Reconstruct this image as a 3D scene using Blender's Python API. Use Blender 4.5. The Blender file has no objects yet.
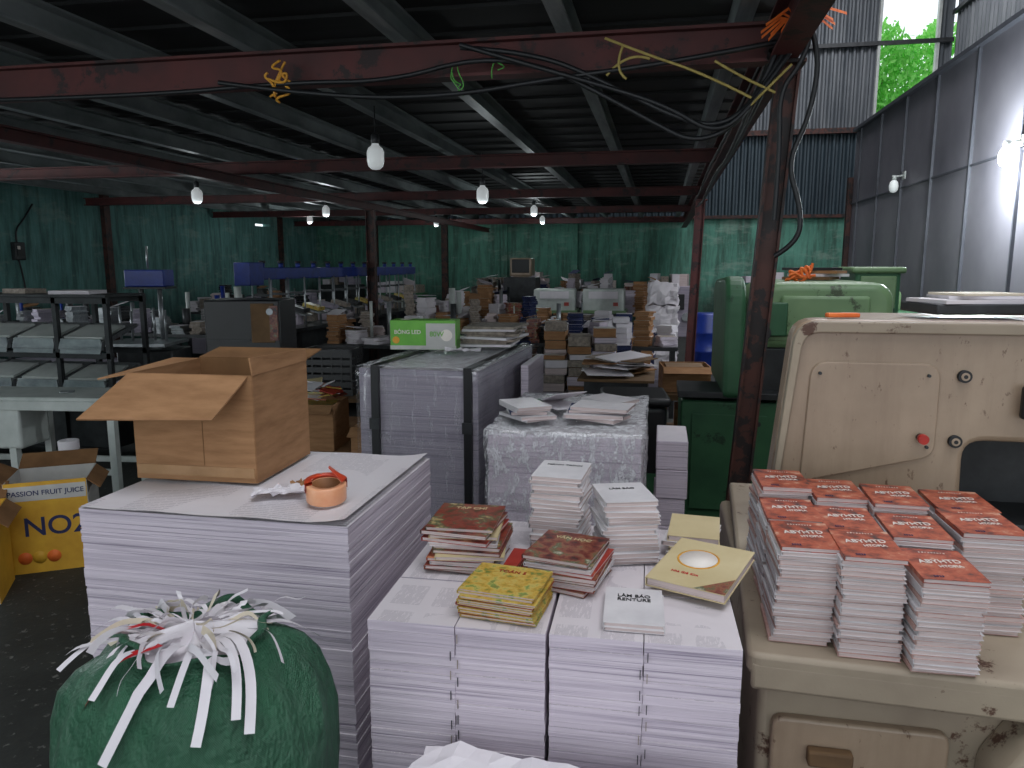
import bpy, bmesh, math, random
from mathutils import Vector, Matrix, Euler, noise as mnoise
random.seed(7)
sc = bpy.context.scene
R = random.random
def rr(a, b): return a + (b - a) * random.random()

# ------------------------------------------------------------------ materials
def lin(c):
    o = []
    for v in c:
        v = v / 255.0
        o.append(v / 12.92 if v <= 0.04045 else ((v + 0.055) / 1.055) ** 2.4)
    return (o[0], o[1], o[2], 1)
class N:
    def __init__(s, name):
        s.m = bpy.data.materials.new(name); s.m.use_nodes = True
        s.nt = s.m.node_tree; s.nt.nodes.clear()
        s.out = s.nt.nodes.new('ShaderNodeOutputMaterial')
        s.b = s.nt.nodes.new('ShaderNodeBsdfPrincipled')
        s.nt.links.new(s.b.outputs[0], s.out.inputs[0])
        s.tc = s.nt.nodes.new('ShaderNodeTexCoord')
    def n(s, t, **k):
        x = s.nt.nodes.new(t)
        for a, v in k.items(): setattr(x, a, v)
        return x
    def l(s, a, b): s.nt.links.new(a, b)
    def map(s, scale=(1, 1, 1), rot=(0, 0, 0), coord='Object'):
        m = s.n('ShaderNodeMapping'); m.inputs['Scale'].default_value = scale
        m.inputs['Rotation'].default_value = rot
        s.l(s.tc.outputs[coord], m.inputs['Vector']); return m.outputs[0]
    def noise(s, vec, scale, detail=4, rough=0.6):
        x = s.n('ShaderNodeTexNoise'); x.inputs['Scale'].default_value = scale
        x.inputs['Detail'].default_value = detail; x.inputs['Roughness'].default_value = rough
        s.l(vec, x.inputs['Vector']); return x.outputs[0]
    def ramp(s, fac, stops):
        x = s.n('ShaderNodeValToRGB')
        el = x.color_ramp.elements
        while len(el) < len(stops): el.new(0.5)
        for e, (p, c) in zip(el, stops):
            e.position = p; e.color = c if len(c) == 4 else lin(c)
        s.l(fac, x.inputs[0]); return x.outputs[0]
    def mix(s, fac, a, b, mode='MIX'):
        x = s.n('ShaderNodeMix', data_type='RGBA', blend_type=mode)
        for i, v in ((0, fac), (6, a), (7, b)):
            if hasattr(v, 'is_output'): s.l(v, x.inputs[i])
            else: x.inputs[i].default_value = v if i == 0 or len(v) == 4 else lin(v)
        return x.outputs[2]
    def math(s, op, a, b=0.0):
        x = s.n('ShaderNodeMath', operation=op)
        for i, v in ((0, a), (1, b)):
            if hasattr(v, 'is_output'): s.l(v, x.inputs[i])
            else: x.inputs[i].default_value = v
        return x.outputs[0]
    def bump(s, h, strength=0.3, dist=0.01):
        x = s.n('ShaderNodeBump'); x.inputs['Strength'].default_value = strength
        x.inputs['Distance'].default_value = dist
        s.l(h, x.inputs['Height']); s.l(x.outputs[0], s.b.inputs['Normal'])
    def fin(s, col=None, rough=0.6, metal=0.0, spec=0.5):
        if col is not None:
            if hasattr(col, 'is_output'): s.l(col, s.b.inputs['Base Color'])
            else: s.b.inputs['Base Color'].default_value = lin(col)
        s.b.inputs['Roughness'].default_value = rough
        s.b.inputs['Metallic'].default_value = metal
        s.b.inputs['Specular IOR Level'].default_value = spec
        return s.m
def M(name, c1, c2=None, scale=8, rough=0.6, metal=0.0, bump=0.0, stretch=(1, 1, 1), spec=0.5, p=(0.35, 0.7), bd=0.01):
    a = N(name)
    c2 = c2 or tuple(int(v * 0.82) for v in c1)
    v = a.map(stretch)
    f = a.noise(v, scale)
    col = a.ramp(f, [(p[0], c1), (p[1], c2)])
    if bump: a.bump(f, bump, bd)
    return a.fin(col, rough, metal, spec)

def paper_side(name, c1, c2, dark, freq=170, low=26):
    a = N(name)
    v = a.map((1.2, 1.2, freq)); f = a.noise(v, 1.0, 3, 0.7)
    f2 = a.noise(a.map((.8, .8, low)), 1.4, 3, .7)
    f3 = a.noise(a.map((3, 3, 3)), 1.4, 3, .6)
    c = a.ramp(f, [(0.30, dark), (0.44, c1), (0.75, c2)])
    g = a.ramp(f2, [(.34, (220, 220, 220)), (.45, (50, 50, 50)), (.6, (0, 0, 0))])
    c = a.mix(a.math('MULTIPLY', g, 0.4), c, dark)
    c = a.mix(a.math('MULTIPLY', f3, 0.15), c, dark)
    a.bump(a.math('ADD', f, f2), 0.5, 0.005)
    return a.fin(c, 0.75, 0, 0.2)
m_pside = paper_side('paper_side', (204, 192, 204), (218, 207, 216), (146, 136, 152))
m_pside2 = paper_side('paper_side_grey', (156, 149, 162), (172, 165, 176), (122, 116, 131))
m_pages = paper_side('book_pages', (206, 188, 186), (220, 204, 201), (126, 108, 108), 320, 60)
m_paper = M('paper_white', (222, 216, 220), (206, 200, 206), 5, 0.6, spec=0.3)
m_paper2 = M('paper_cream', (214, 202, 182), (192, 180, 160), 5, 0.65, spec=0.3)
def printed(name, base, ink, sx=3.2, sy=2.3, lines=230, strength=0.45):
    a = N(name)
    v = a.map((1, 1, 1))
    sep = a.n('ShaderNodeSeparateXYZ'); a.l(v, sep.inputs[0])
    X, Y = sep.outputs[0], sep.outputs[1]
    fx = a.math('FRACT', a.math('MULTIPLY', X, sx)); fy = a.math('FRACT', a.math('MULTIPLY', Y, sy))
    gx = a.math('MULTIPLY', a.math('GREATER_THAN', fx, 0.14), a.math('LESS_THAN', fx, 0.86))
    gy = a.math('MULTIPLY', a.math('GREATER_THAN', fy, 0.12), a.math('LESS_THAN', fy, 0.88))
    ln = a.math('GREATER_THAN', a.math('SINE', a.math('MULTIPLY', Y, lines * 2)), 0.0)
    nz = a.math('GREATER_THAN', a.noise(a.map((60, 12, 1)), 3.0, 2), 0.42)
    big = a.math('GREATER_THAN', a.noise(a.map((1, 1, 1)), 4.0, 1), 0.44)
    f = a.math('MULTIPLY', a.math('MULTIPLY', gx, gy), a.math('MULTIPLY', ln, a.math('MULTIPLY', nz, big)))
    c = a.mix(a.math('MULTIPLY', f, strength), base, ink)
    a.bump(a.noise(a.map((1, 1, 1)), 7, 3), .25, .02)
    return a.fin(c, 0.38, 0, 0.45)
m_print = printed('printed_sheet', (216, 210, 214), (90, 84, 100), strength=.3)
m_print2 = printed('printed_sheet_small', (210, 202, 206), (90, 84, 100), 10.5, 7.4, 600, 0.36)
m_card = M('cardboard', (162, 122, 88), (136, 100, 70), 6, 0.8, bump=0.15, stretch=(1, 1, 6), spec=0.15)
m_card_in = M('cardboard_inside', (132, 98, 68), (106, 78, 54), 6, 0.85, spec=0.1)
m_tapeb = M('packing_tape', (168, 130, 92), (150, 114, 78), 9, 0.25)
m_orange_tape = M('tape_orange', (232, 172, 132), (222, 150, 110), 20, 0.3)
m_core = M('tape_core', (150, 100, 60))
m_red = M('red_plastic', (190, 44, 30), (150, 28, 22), 20, 0.35)
m_redorange = M('orange_red_plastic', (205, 70, 40), (180, 56, 32), 20, 0.35)
m_redribbon = M('red_ribbon', (200, 30, 40), (170, 20, 30), 20, 0.4)
def woven(name, c1, c2):
    a = N(name)
    sep = a.n('ShaderNodeSeparateXYZ'); a.l(a.map(), sep.inputs[0])
    ang = a.math('ARCTAN2', sep.outputs[1], sep.outputs[0])
    wa = a.math('SINE', a.math('MULTIPLY', ang, 420.0)); wz = a.math('SINE', a.math('MULTIPLY', sep.outputs[2], 1500.0))
    w = a.math('MULTIPLY', wa, wz)
    n1 = a.noise(a.map(), 9, 5); n2 = a.noise(a.map((1, 1, .6)), 11, 5, .65); n3 = a.noise(a.map((14, 14, 1)), 4, 4, .6)
    c = a.ramp(n1, [(0.3, c1), (0.7, c2)])
    c = a.mix(a.math('MULTIPLY', a.math('ADD', w, 1.0), 0.09), c, (130, 190, 155))
    c = a.mix(a.ramp(n3, [(.5, (0, 0, 0)), (.75, (80, 80, 80))]), c, (90, 150, 116))
    a.bump(a.math('ADD', a.math('MULTIPLY', w, .06), a.math('MULTIPLY', n2, 5.0)), 0.85, 0.014)
    return a.fin(c, 0.38, 0, 0.5)
m_sack = woven('woven_sack', (24, 82, 54), (16, 60, 40))
def beige(name, c1, c2, c3):
    a = N(name)
    f_ = a.noise(a.map(), 3.5, 6); g_ = a.noise(a.map((2, 2, 1)), 17, 5, 0.7); h_ = a.noise(a.map((5, 5, .6)), 2.5, 5, .7)
    c_ = a.ramp(f_, [(0.3, c1), (0.75, c2)])
    c_ = a.mix(a.ramp(g_, [(0.62, (0, 0, 0)), (0.70, (255, 255, 255))]), c_, c3)
    c_ = a.mix(a.ramp(h_, [(0.46, (0, 0, 0)), (0.76, (150, 150, 150))]), c_, c3)
    a.bump(g_, 0.05); return a.fin(c_, 0.34, 0, 0.5)
m_beige = beige('machine_beige', (164, 143, 122), (140, 120, 101), (100, 76, 60))
def rusty(name, base, base2, rust, th=0.56, sc_=7, rough=0.5):
    a = N(name)
    f = a.noise(a.map(), sc_, 7, 0.7); g = a.noise(a.map(), 3, 3)
    c = a.ramp(g, [(0.3, base), (0.7, base2)])
    c = a.mix(a.ramp(f, [(th, (0, 0, 0)), (th + 0.05, (255, 255, 255))]), c, rust)
    a.bump(f, 0.15)
    return a.fin(c, rough, 0, 0.4)
m_beige_r = rusty('machine_beige_rusted', (166, 152, 132), (138, 124, 108), (84, 58, 46), 0.585, 9)
m_oxide = rusty('red_oxide_steel', (88, 40, 38), (62, 32, 32), (40, 28, 28), 0.56, 5, 0.6)
m_post = rusty('rusted_post', (84, 48, 40), (60, 40, 36), (38, 32, 32), 0.5, 9, 0.6)
m_purlin = M('galvanised_purlin', (140, 147, 147), (94, 103, 103), 4, 0.45, 0.1, stretch=(4, .5, 1))
m_greenm = rusty('machine_green', (122, 150, 108), (100, 130, 92), (66, 78, 56), 0.60, 6, 0.35)
m_greend = rusty('machine_green_dark', (60, 106, 72), (44, 84, 58), (34, 58, 42), 0.60, 5, 0.5)
m_black = M('black_plastic', (24, 25, 28), (16, 16, 18), 9, 0.45)
m_darkmetal = M('dark_metal', (56, 58, 60), (36, 38, 40), 8, 0.45, 0.3)
m_steel = M('brushed_steel', (168, 172, 174), (128, 132, 136), 6, 0.32, 0.6, stretch=(1, 8, 1))
m_whitep = M('painted_white', (196, 200, 196), (164, 170, 166), 4, 0.5)
m_blue = M('blue_paint', (22, 50, 138), (16, 38, 106), 6, 0.4)
m_yel = M('carton_yellow', (214, 166, 48), (192, 142, 36), 6, 0.6)
m_cwhite = M('carton_white', (190, 188, 184), (170, 168, 166), 6, 0.6)
m_navy = M('ink_navy', (30, 40, 90), (26, 32, 76), 10, 0.6)
m_inkblack = M('ink_black', (24, 24, 26), (30, 30, 32), 10, 0.6)
m_inkwhite = M('ink_white', (230, 222, 214), (218, 208, 200), 10, 0.5)
m_bulbg = M('carton_green', (104, 174, 60), (84, 152, 50), 10, 0.45)
m_wood = M('pallet_wood', (120, 92, 62), (86, 64, 44), 5, 0.85, stretch=(1, 8, 1), bump=0.2)
m_cable = M('cable_black', (22, 24, 28), (16, 18, 20), 6, 0.5)
m_yrope = M('rope_yellow', (170, 152, 84), (140, 124, 62), 20, 0.6)
m_yrope2 = M('rope_amber', (220, 160, 50), (190, 130, 40), 20, 0.6)
m_orope = M('ribbon_orange', (235, 120, 50), (215, 95, 36), 20, 0.6)
m_grope = M('string_green', (90, 170, 70), (70, 140, 60), 20, 0.6)
m_cloth = M('cloth_navy', (40, 50, 90), (24, 30, 60), 6, 0.9)
m_news = M('newsprint', (160, 148, 136), (110, 100, 92), 30, 0.8)
def cover(name, stops, scale=9, stretch=(1, 1, 1)):
    a = N(name); f = a.noise(a.map(stretch), scale, 5, 0.65)
    return a.fin(a.ramp(f, stops), 0.36, 0, 0.45)
m_covO = cover('cover_orange', [(0.33, (70, 48, 50)), (0.42, (128, 60, 46)), (0.51, (170, 80, 56)), (0.6, (182, 98, 72)), (.7, (206, 160, 136))], 26)
m_covR = cover('cover_red_green', [(0.35, (60, 70, 44)), (0.45, (120, 48, 40)), (0.5, (140, 64, 48)), (0.57, (70, 84, 60)), (0.66, (190, 160, 110))], 22)
m_covY = cover('cover_yellow', [(0.33, (90, 120, 60)), (0.45, (190, 150, 60)), (0.55, (200, 176, 96)), (0.63, (110, 140, 70)), (0.75, (190, 80, 50))], 30)
m_covB = cover('cover_brown', [(0.35, (50, 36, 32)), (0.46, (110, 46, 40)), (0.54, (140, 90, 66)), (0.6, (80, 90, 60)), (.7, (190, 180, 160))], 24)
m_covC = cover('cover_cream', [(0.3, (206, 190, 150)), (0.7, (190, 172, 130))], 5)
m_covG = cover('cover_red', [(0.3, (170, 60, 44)), (0.55, (150, 44, 38)), (0.65, (200, 120, 80)), (.75, (220, 190, 160))], 18)
m_covW = M('cover_white', (216, 212, 214), (198, 194, 197), 12, 0.4)
m_covP = M('cover_edge_pink', (196, 164, 156), (176, 132, 122), 30, 0.5)
def film(name, lo, stretch, opac=.75, base=.06):
    a = N(name)
    g = a.noise(a.map(stretch), 5, 8, 0.78)
    h_ = a.noise(a.map((stretch[1], stretch[0], stretch[2] * .3)), 8, 6, .75)
    m1 = a.ramp(g, [(lo, (0, 0, 0, 1)), (lo + .07, (1, 1, 1, 1)), (lo + .15, (.25, .25, .25, 1))])
    m2 = a.ramp(h_, [(.54, (0, 0, 0, 1)), (.6, (.8, .8, .8, 1)), (.66, (0, 0, 0, 1))])
    f = a.math('MINIMUM', a.math('ADD', a.math('MULTIPLY', a.math('MAXIMUM', m1, m2), opac), base), .95)
    a.bump(a.math('ADD', g, h_), .7, 0.02)
    a.fin((240, 240, 244), .16, 0, .8)
    tr = a.n('ShaderNodeBsdfTransparent'); gl = a.n('ShaderNodeBsdfGlossy'); gl.inputs['Roughness'].default_value = .14
    m0 = a.n('ShaderNodeMixShader'); m0.inputs[0].default_value = .1
    a.l(tr.outputs[0], m0.inputs[1]); a.l(gl.outputs[0], m0.inputs[2])
    ms = a.n('ShaderNodeMixShader'); a.l(f, ms.inputs[0]); a.l(m0.outputs[0], ms.inputs[1]); a.l(a.b.outputs[0], ms.inputs[2])
    a.l(ms.outputs[0], a.out.inputs[0])
    return a.m
m_film = film('stretch_film', .52, (5, 5, 3), .75, .15)
m_filmtop = film('stretch_film_top', .48, (5, 5, 5), .8, .3)
m_filmg = film('stretch_film_thin', .6, (5, 5, 3), .3, .03)

def wallmat(name, c1, c2, grime):
    a = N(name); v = a.map()
    n1 = a.noise(v, 1.1, 6, 0.65); n2 = a.noise(a.map((6, 6, .7)), 1.2, 5, 0.7); n3 = a.noise(v, 9, 5, .7); n4 = a.noise(a.map((.7, .7, 2)), 1.5, 6, .7)
    sep = a.n('ShaderNodeSeparateXYZ'); a.l(v, sep.inputs[0])
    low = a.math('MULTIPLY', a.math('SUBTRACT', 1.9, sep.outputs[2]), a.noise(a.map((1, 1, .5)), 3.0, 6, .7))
    c = a.ramp(n1, [(0.3, c1), (0.7, c2)])
    c = a.mix(a.ramp(n2, [(0.42, (0, 0, 0)), (0.64, (220, 220, 220))]), c, grime)
    c = a.mix(a.ramp(n4, [(0.54, (0, 0, 0)), (0.64, (140, 140, 140))]), c, (170, 180, 168))
    c = a.mix(a.ramp(n3, [(0.58, (0, 0, 0)), (0.68, (140, 140, 140))]), c, (130, 138, 128))
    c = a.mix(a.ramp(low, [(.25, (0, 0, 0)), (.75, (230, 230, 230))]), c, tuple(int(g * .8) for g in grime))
    a.bump(n3, 0.3, 0.02)
    return a.fin(c, 0.75, 0, 0.2)
m_teal = wallmat('wall_teal', (118, 164, 158), (86, 132, 126), (58, 80, 78))
m_teal2 = wallmat('wall_green', (98, 152, 134), (72, 120, 104), (54, 70, 62))
a = N('floor_concrete'); v = a.map()
n1 = a.noise(v, 1.3, 7, .7); n2 = a.noise(v, 22, 5, .7)
c = a.ramp(n1, [(0.3, (32, 34, 33)), (0.7, (56, 58, 55))])
c = a.mix(a.ramp(n2, [(0.60, (0, 0, 0)), (0.66, (255, 255, 255))]), c, (104, 104, 100))
a.bump(n2, 0.25, 0.01); m_floor = a.fin(c, 0.6, 0, 0.25)
m_corr = M('corrugated_metal', (112, 116, 120), (76, 82, 88), 1.6, 0.5, 0.2, stretch=(3, 3, .4))
m_corrd = M('corrugated_blue', (58, 72, 80), (40, 52, 60), 2, 0.5, 0.2, stretch=(3, 3, .4))
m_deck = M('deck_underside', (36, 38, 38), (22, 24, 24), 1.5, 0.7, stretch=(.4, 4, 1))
m_panel = M('panel_grey', (136, 133, 141), (104, 102, 111), 1.2, 0.45, 0.0, stretch=(1, .6, .6))
m_seam = M('panel_seam', (84, 86, 94), (70, 72, 80), 3, 0.5)
a = N('leaf_green'); f = a.noise(a.map(), 6)
c = a.ramp(f, [(.3, (166, 232, 126)), (.7, (116, 206, 96))])
a.l(c, a.b.inputs['Base Color'])
tr = a.n('ShaderNodeBsdfTranslucent'); a.l(c, tr.inputs[0]); ms_ = a.n('ShaderNodeMixShader'); ms_.inputs[0].default_value = .5
a.l(a.b.outputs[0], ms_.inputs[1]); a.l(tr.outputs[0], ms_.inputs[2]); a.l(ms_.outputs[0], a.out.inputs[0]); m_leaf = a.m
def glowmat(name, st):
    a = N(name); a.b.inputs['Emission Color'].default_value = (.93, .98, 1, 1); a.b.inputs['Emission Strength'].default_value = st
    return a.fin((232, 236, 234), .3)
m_bulbw = glowmat('bulb_white', .25)
m_bulbon = glowmat('bulb_glowing', 80)

# ------------------------------------------------------------------ mesh builder
class B:
    def __init__(s): s.bm = bmesh.new(); s.mats = []
    def mi(s, m):
        if m not in s.mats: s.mats.append(m)
        return s.mats.index(m)
    def box(s, c, d, m, rot=(0, 0, 0), bevel=0.0, seg=2, top=None):
        hx, hy, hz = d[0] / 2, d[1] / 2, d[2] / 2
        vs = []
        for z in (-1, 1):
            for x, y in ((-1, -1), (1, -1), (1, 1), (-1, 1)):
                vs.append(s.bm.verts.new((x * hx, y * hy, z * hz)))
        fs = [s.bm.faces.new([vs[i] for i in q]) for q in ((3, 2, 1, 0), (4, 5, 6, 7), (0, 1, 5, 4), (1, 2, 6, 5), (2, 3, 7, 6), (3, 0, 4, 7))]
        i = s.mi(m)
        for f in fs: f.material_index = i
        if top is not None: fs[1].material_index = s.mi(top)
        mt = Matrix.Translation(c) @ Euler(rot).to_matrix().to_4x4()
        if bevel > 0:
            bevel = min(bevel, min(d) * .45)
            es = list({e for f in fs for e in f.edges})
            r = bmesh.ops.bevel(s.bm, geom=es, offset=bevel, segments=seg, affect='EDGES', profile=0.5)
            allv = {v for v in vs if v.is_valid}
            for f in r['faces']:
                f.material_index = i
                for v in f.verts: allv.add(v)
                if seg > 1: f.smooth = True
            for v in allv: v.co = mt @ v.co
        else:
            for v in vs: v.co = mt @ v.co
        return fs
    def quad(s, pts, m, thick=0):
        vs = [s.bm.verts.new(p) for p in pts]
        f = s.bm.faces.new(vs); f.material_index = s.mi(m)
        if thick:
            n = (Vector(pts[1]) - Vector(pts[0])).cross(Vector(pts[2]) - Vector(pts[0])).normalized() * thick
            v2 = [s.bm.verts.new(Vector(p) + n) for p in pts]
            k = len(vs)
            g = s.bm.faces.new(list(reversed(v2))); g.material_index = s.mi(m)
            for i in range(k):
                h = s.bm.faces.new([vs[(i + 1) % k], vs[i], v2[i], v2[(i + 1) % k]]); h.material_index = s.mi(m)
        return f
    def cyl(s, p1, p2, r, m, seg=12, r2=None, cap=True):
        p1, p2 = Vector(p1), Vector(p2); r2 = r if r2 is None else r2
        d = (p2 - p1); q = d.to_track_quat('Z', 'Y')
        a, b = [], []
        for i in range(seg):
            t = 2 * math.pi * i / seg
            o = Vector((math.cos(t), math.sin(t), 0))
            a.append(s.bm.verts.new(p1 + q @ (o * r))); b.append(s.bm.verts.new(p2 + q @ (o * r2)))
        k = s.mi(m)
        for i in range(seg):
            f = s.bm.faces.new((a[i], a[(i + 1) % seg], b[(i + 1) % seg], b[i])); f.material_index = k; f.smooth = True
        if cap:
            f = s.bm.faces.new(list(reversed(a))); f.material_index = k
            f = s.bm.faces.new(b); f.material_index = k
    def lathe(s, prof, m, seg=20, c=(0, 0, 0), mats=None, arc=None):
        rings = []
        n = seg if arc is None else seg + 1
        for r, z in prof:
            rings.append([s.bm.verts.new((c[0] + r * math.cos((2 * math.pi if arc is None else arc[1]) * i / seg + (0 if arc is None else arc[0])), c[1] + r * math.sin((2 * math.pi if arc is None else arc[1]) * i / seg + (0 if arc is None else arc[0])), c[2] + z)) for i in range(n)])
        for j in range(len(rings) - 1):
            k = s.mi(mats[j] if mats else m)
            for i in range(seg):
                f = s.bm.faces.new((rings[j][i], rings[j][(i + 1) % n], rings[j + 1][(i + 1) % n], rings[j + 1][i]))
                f.material_index = k; f.smooth = True
    def prism(s, poly, y0, y1, m, bevel=0.0, axis='y'):
        n = len(poly); k = s.mi(m)
        area = sum(poly[i][0] * poly[(i + 1) % n][1] - poly[(i + 1) % n][0] * poly[i][1] for i in range(n))
        sg = 1 if area > 0 else -1
        def inset(d):
            if d == 0: return poly
            out = []
            for i in range(n):
                p0, p1, p2 = Vector(poly[i - 1]), Vector(poly[i]), Vector(poly[(i + 1) % n])
                e = (p1 - p0); f = (p2 - p1)
                if e.length < 1e-7: e = f
                if f.length < 1e-7: f = e
                n1 = Vector((-e.y, e.x)).normalized() * sg; n2 = Vector((-f.y, f.x)).normalized() * sg
                nn = (n1 + n2)
                if nn.length < 1e-4: nn = n1
                nn.normalize(); q = p1 + nn * d / max(.5, nn.dot(n1)); out.append((q.x, q.y))
            return out
        def P(a, b, t):
            return (a, t, b) if axis == 'y' else ((t, a, b) if axis == 'x' else (a, b, t))
        if bevel > 0: lv = [(y0, bevel), (y0 + bevel * .3, bevel * .3), (y0 + bevel, 0), (y1 - bevel, 0), (y1 - bevel * .3, bevel * .3), (y1, bevel)]
        else: lv = [(y0, 0), (y1, 0)]
        rings = []
        for t, d in lv: rings.append([s.bm.verts.new(P(a, b, t)) for a, b in inset(d)])
        for j in range(len(rings) - 1):
            for i in range(n):
                f = s.bm.faces.new((rings[j][(i + 1) % n], rings[j][i], rings[j + 1][i], rings[j + 1][(i + 1) % n])); f.material_index = k
                if bevel > 0 and j != 2: f.smooth = True
        f = s.bm.faces.new(rings[0]); f.material_index = k
        f = s.bm.faces.new(list(reversed(rings[-1]))); f.material_index = k
    def ribbon(s, pts, w, m, side=None):
        pts = [Vector(p) for p in pts]; prev = None; k = s.mi(m)
        for i, p in enumerate(pts):
            d = (pts[min(i + 1, len(pts) - 1)] - pts[max(i - 1, 0)])
            sd = Vector(side) if side is not None else d.cross(Vector((0, 0, 1)))
            if sd.length < 1e-5: sd = Vector((1, 0, 0))
            sd.normalize()
            cur = (s.bm.verts.new(p - sd * w / 2), s.bm.verts.new(p + sd * w / 2))
            if prev:
                f = s.bm.faces.new((prev[0], prev[1], cur[1], cur[0])); f.material_index = k; f.smooth = True
            prev = cur
    def wrapbox(s, x0, x1, y0, y1, z0, z1, m, res=.025, amp=.012, seed=0.0, top=None, smooth=False):
        def face(o, u, v, nu, nv, k):
            g = []
            for i in range(nu + 1):
                row = []
                for j in range(nv + 1):
                    p = Vector(o) + Vector(u) * (i / nu) + Vector(v) * (j / nv)
                    key = (round(p.x, 4), round(p.y, 4), round(p.z, 4))
                    if key not in cache:
                        q = p * 9 + Vector((seed, seed, seed)); nz = Vector((mnoise.noise(q), mnoise.noise(q + Vector((9, 3, 1))), mnoise.noise(q + Vector((2, 7, 5)))))
                        q2 = p * 31; nz2 = Vector((mnoise.noise(q2), mnoise.noise(q2 + Vector((9, 3, 1))), mnoise.noise(q2 + Vector((2, 7, 5)))))
                        cache[key] = s.bm.verts.new(p + nz * amp + nz2 * amp * .5)
                    row.append(cache[key])
                g.append(row)
            for i in range(nu):
                for j in range(nv):
                    f = s.bm.faces.new((g[i][j], g[i + 1][j], g[i + 1][j + 1], g[i][j + 1])); f.material_index = k; f.smooth = smooth
        cache = {}; k = s.mi(m); kt = s.mi(top) if top else k
        W, D, H = x1 - x0, y1 - y0, z1 - z0
        nx, ny, nz_ = max(2, round(W / res)), max(2, round(D / res)), max(2, round(H / res))
        face((x0, y0, z0), (W, 0, 0), (0, 0, H), nx, nz_, k); face((x0, y1, z0), (W, 0, 0), (0, 0, H), nx, nz_, k)
        face((x0, y0, z0), (0, D, 0), (0, 0, H), ny, nz_, k); face((x1, y0, z0), (0, D, 0), (0, 0, H), ny, nz_, k)
        face((x0, y0, z1), (W, 0, 0), (0, D, 0), nx, ny, kt)
    def fin(s, name, loc=(0, 0, 0), rot=(0, 0, 0), fixn=True):
        if fixn: bmesh.ops.recalc_face_normals(s.bm, faces=s.bm.faces[:])
        me = bpy.data.meshes.new(name); s.bm.to_mesh(me); s.bm.free()
        for m in s.mats: me.materials.append(m)
        o = bpy.data.objects.new(name, me); sc.collection.objects.link(o)
        o.location = loc; o.rotation_euler = rot
        return o
def text(body, size, m, parent, loc, rot=(0, 0, 0), name='printed_title', sx=1, ext=0.0004, sh=0):
    cu = bpy.data.curves.new(name, 'FONT'); cu.body = body; cu.size = size; cu.align_x = 'CENTER'; cu.align_y = 'CENTER'
    cu.extrude = ext; cu.shear = sh; cu.offset = size * 0.012
    cu.materials.append(m)
    o = bpy.data.objects.new(name, cu); sc.collection.objects.link(o)
    o.parent = parent; o.location = loc; o.rotation_euler = rot; o.scale = (sx, 1, 1)
    return o
def curve(name, paths, r, m, parent=None):
    cu = bpy.data.curves.new(name, 'CURVE'); cu.dimensions = '3D'; cu.bevel_depth = r; cu.bevel_resolution = 2
    for pts in paths:
        sp = cu.splines.new('NURBS'); sp.points.add(len(pts) - 1)
        for p, q in zip(sp.points, pts): p.co = (q[0], q[1], q[2], 1)
        sp.use_endpoint_u = True; sp.order_u = 3; sp.resolution_u = 6
    cu.materials.append(m)
    o = bpy.data.objects.new(name, cu); sc.collection.objects.link(o)
    if parent: o.parent = parent
    return o

# ------------------------------------------------------------------ room shell
def slab(name, x0, x1, y0, y1, z0, z1, m):
    b = B(); b.box(((x0 + x1) / 2, (y0 + y1) / 2, (z0 + z1) / 2), (x1 - x0, y1 - y0, z1 - z0), m); return b.fin(name)
YB = 19.5; XL = -9.3; XR = 6.3; YF = -3.5; ZR = 9.0
slab('floor', XL - .2, XR + .2, YF - .2, YB + .2, -0.1, 0, m_floor)
def wall_holes(b, x, t, y0, y1, z0, z1, holes, m):
    ys = sorted({y0, y1} | {h[0] for h in holes} | {h[1] for h in holes})
    for ya, yb in zip(ys, ys[1:]):
        za = z0
        cuts = sorted([(h[2], h[3]) for h in holes if h[0] <= ya + 1e-6 and h[1] >= yb - 1e-6])
        for c0, c1 in cuts + [(z1, z1)]:
            if c0 > za: b.box((x, (ya + yb) / 2, (za + c0) / 2), (t, yb - ya, c0 - za), m)
            za = c1
b = B(); wall_holes(b, XL - .1, .2, YF, YB, 0, ZR, [(3.6, 7.9, 1.2, 2.6), (16.3, 17.0, 2.60, 2.67)], m_teal)  # larger hole is an added, unseen window opening for fill light
for y in (11.4, 17.4): b.box((XL + .04, y, 1.45), (.08, .14, 2.9), m_post)
b.fin('wall_left')
b = B()
for y in (3.6, 4.67, 5.75, 6.82, 7.9): b.box((XL - .1, y, 1.9), (.05, .05, 1.4), m_darkmetal)
for z in (1.2, 1.9, 2.6): b.box((XL - .1, 5.75, z), (.05, 4.3, .05), m_darkmetal)
b.fin('added_side_window')  # added window frame out of view, goes with the left fill light
b = B()
b.box(((XL + XR) / 2, YB + .1, 1.45), (XR - XL, .2, 2.9), m_teal2)
for x in (-7.6, -5.65, -4.03, -2.2, 0.9, 2.6, 4.4):
    b.box((x, YB - .06, 1.45), (.16, .12, 2.9), m_teal2 if x > -4.5 else m_post)
b.box(((XL + XR) / 2, YB - .03, 2.86), (XR - XL, .1, .08), m_post)
b.fin('wall_back')
def corrugated(bd, x0, x1, z0, z1, pos, m, axis='x', pitch=.16, amp=.03):
    n = int((x1 - x0) / pitch * 4); prev = None; k = bd.mi(m)
    for i in range(n + 1):
        t = x0 + (x1 - x0) * i / n; ph = i % 4
        o = amp if ph in (0, 1) else -amp
        a_ = (t, pos + o, z0) if axis == 'x' else (pos + o, t, z0)
        c_ = (a_[0], a_[1], z1)
        cur = (bd.bm.verts.new(a_), bd.bm.verts.new(c_))
        if prev:
            f = bd.bm.faces.new((prev[0], cur[0], cur[1], prev[1])); f.material_index = k
        prev = cur
b = B()
WX0, WX1, WZ0, WZ1 = 4.74, 5.98, 5.0, 8.4
corrugated(b, XL, XR, 2.9, 4.8, YB + .1, m_corrd)
corrugated(b, XL, WX0, 4.8, ZR, YB + .1, m_corr)
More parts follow.
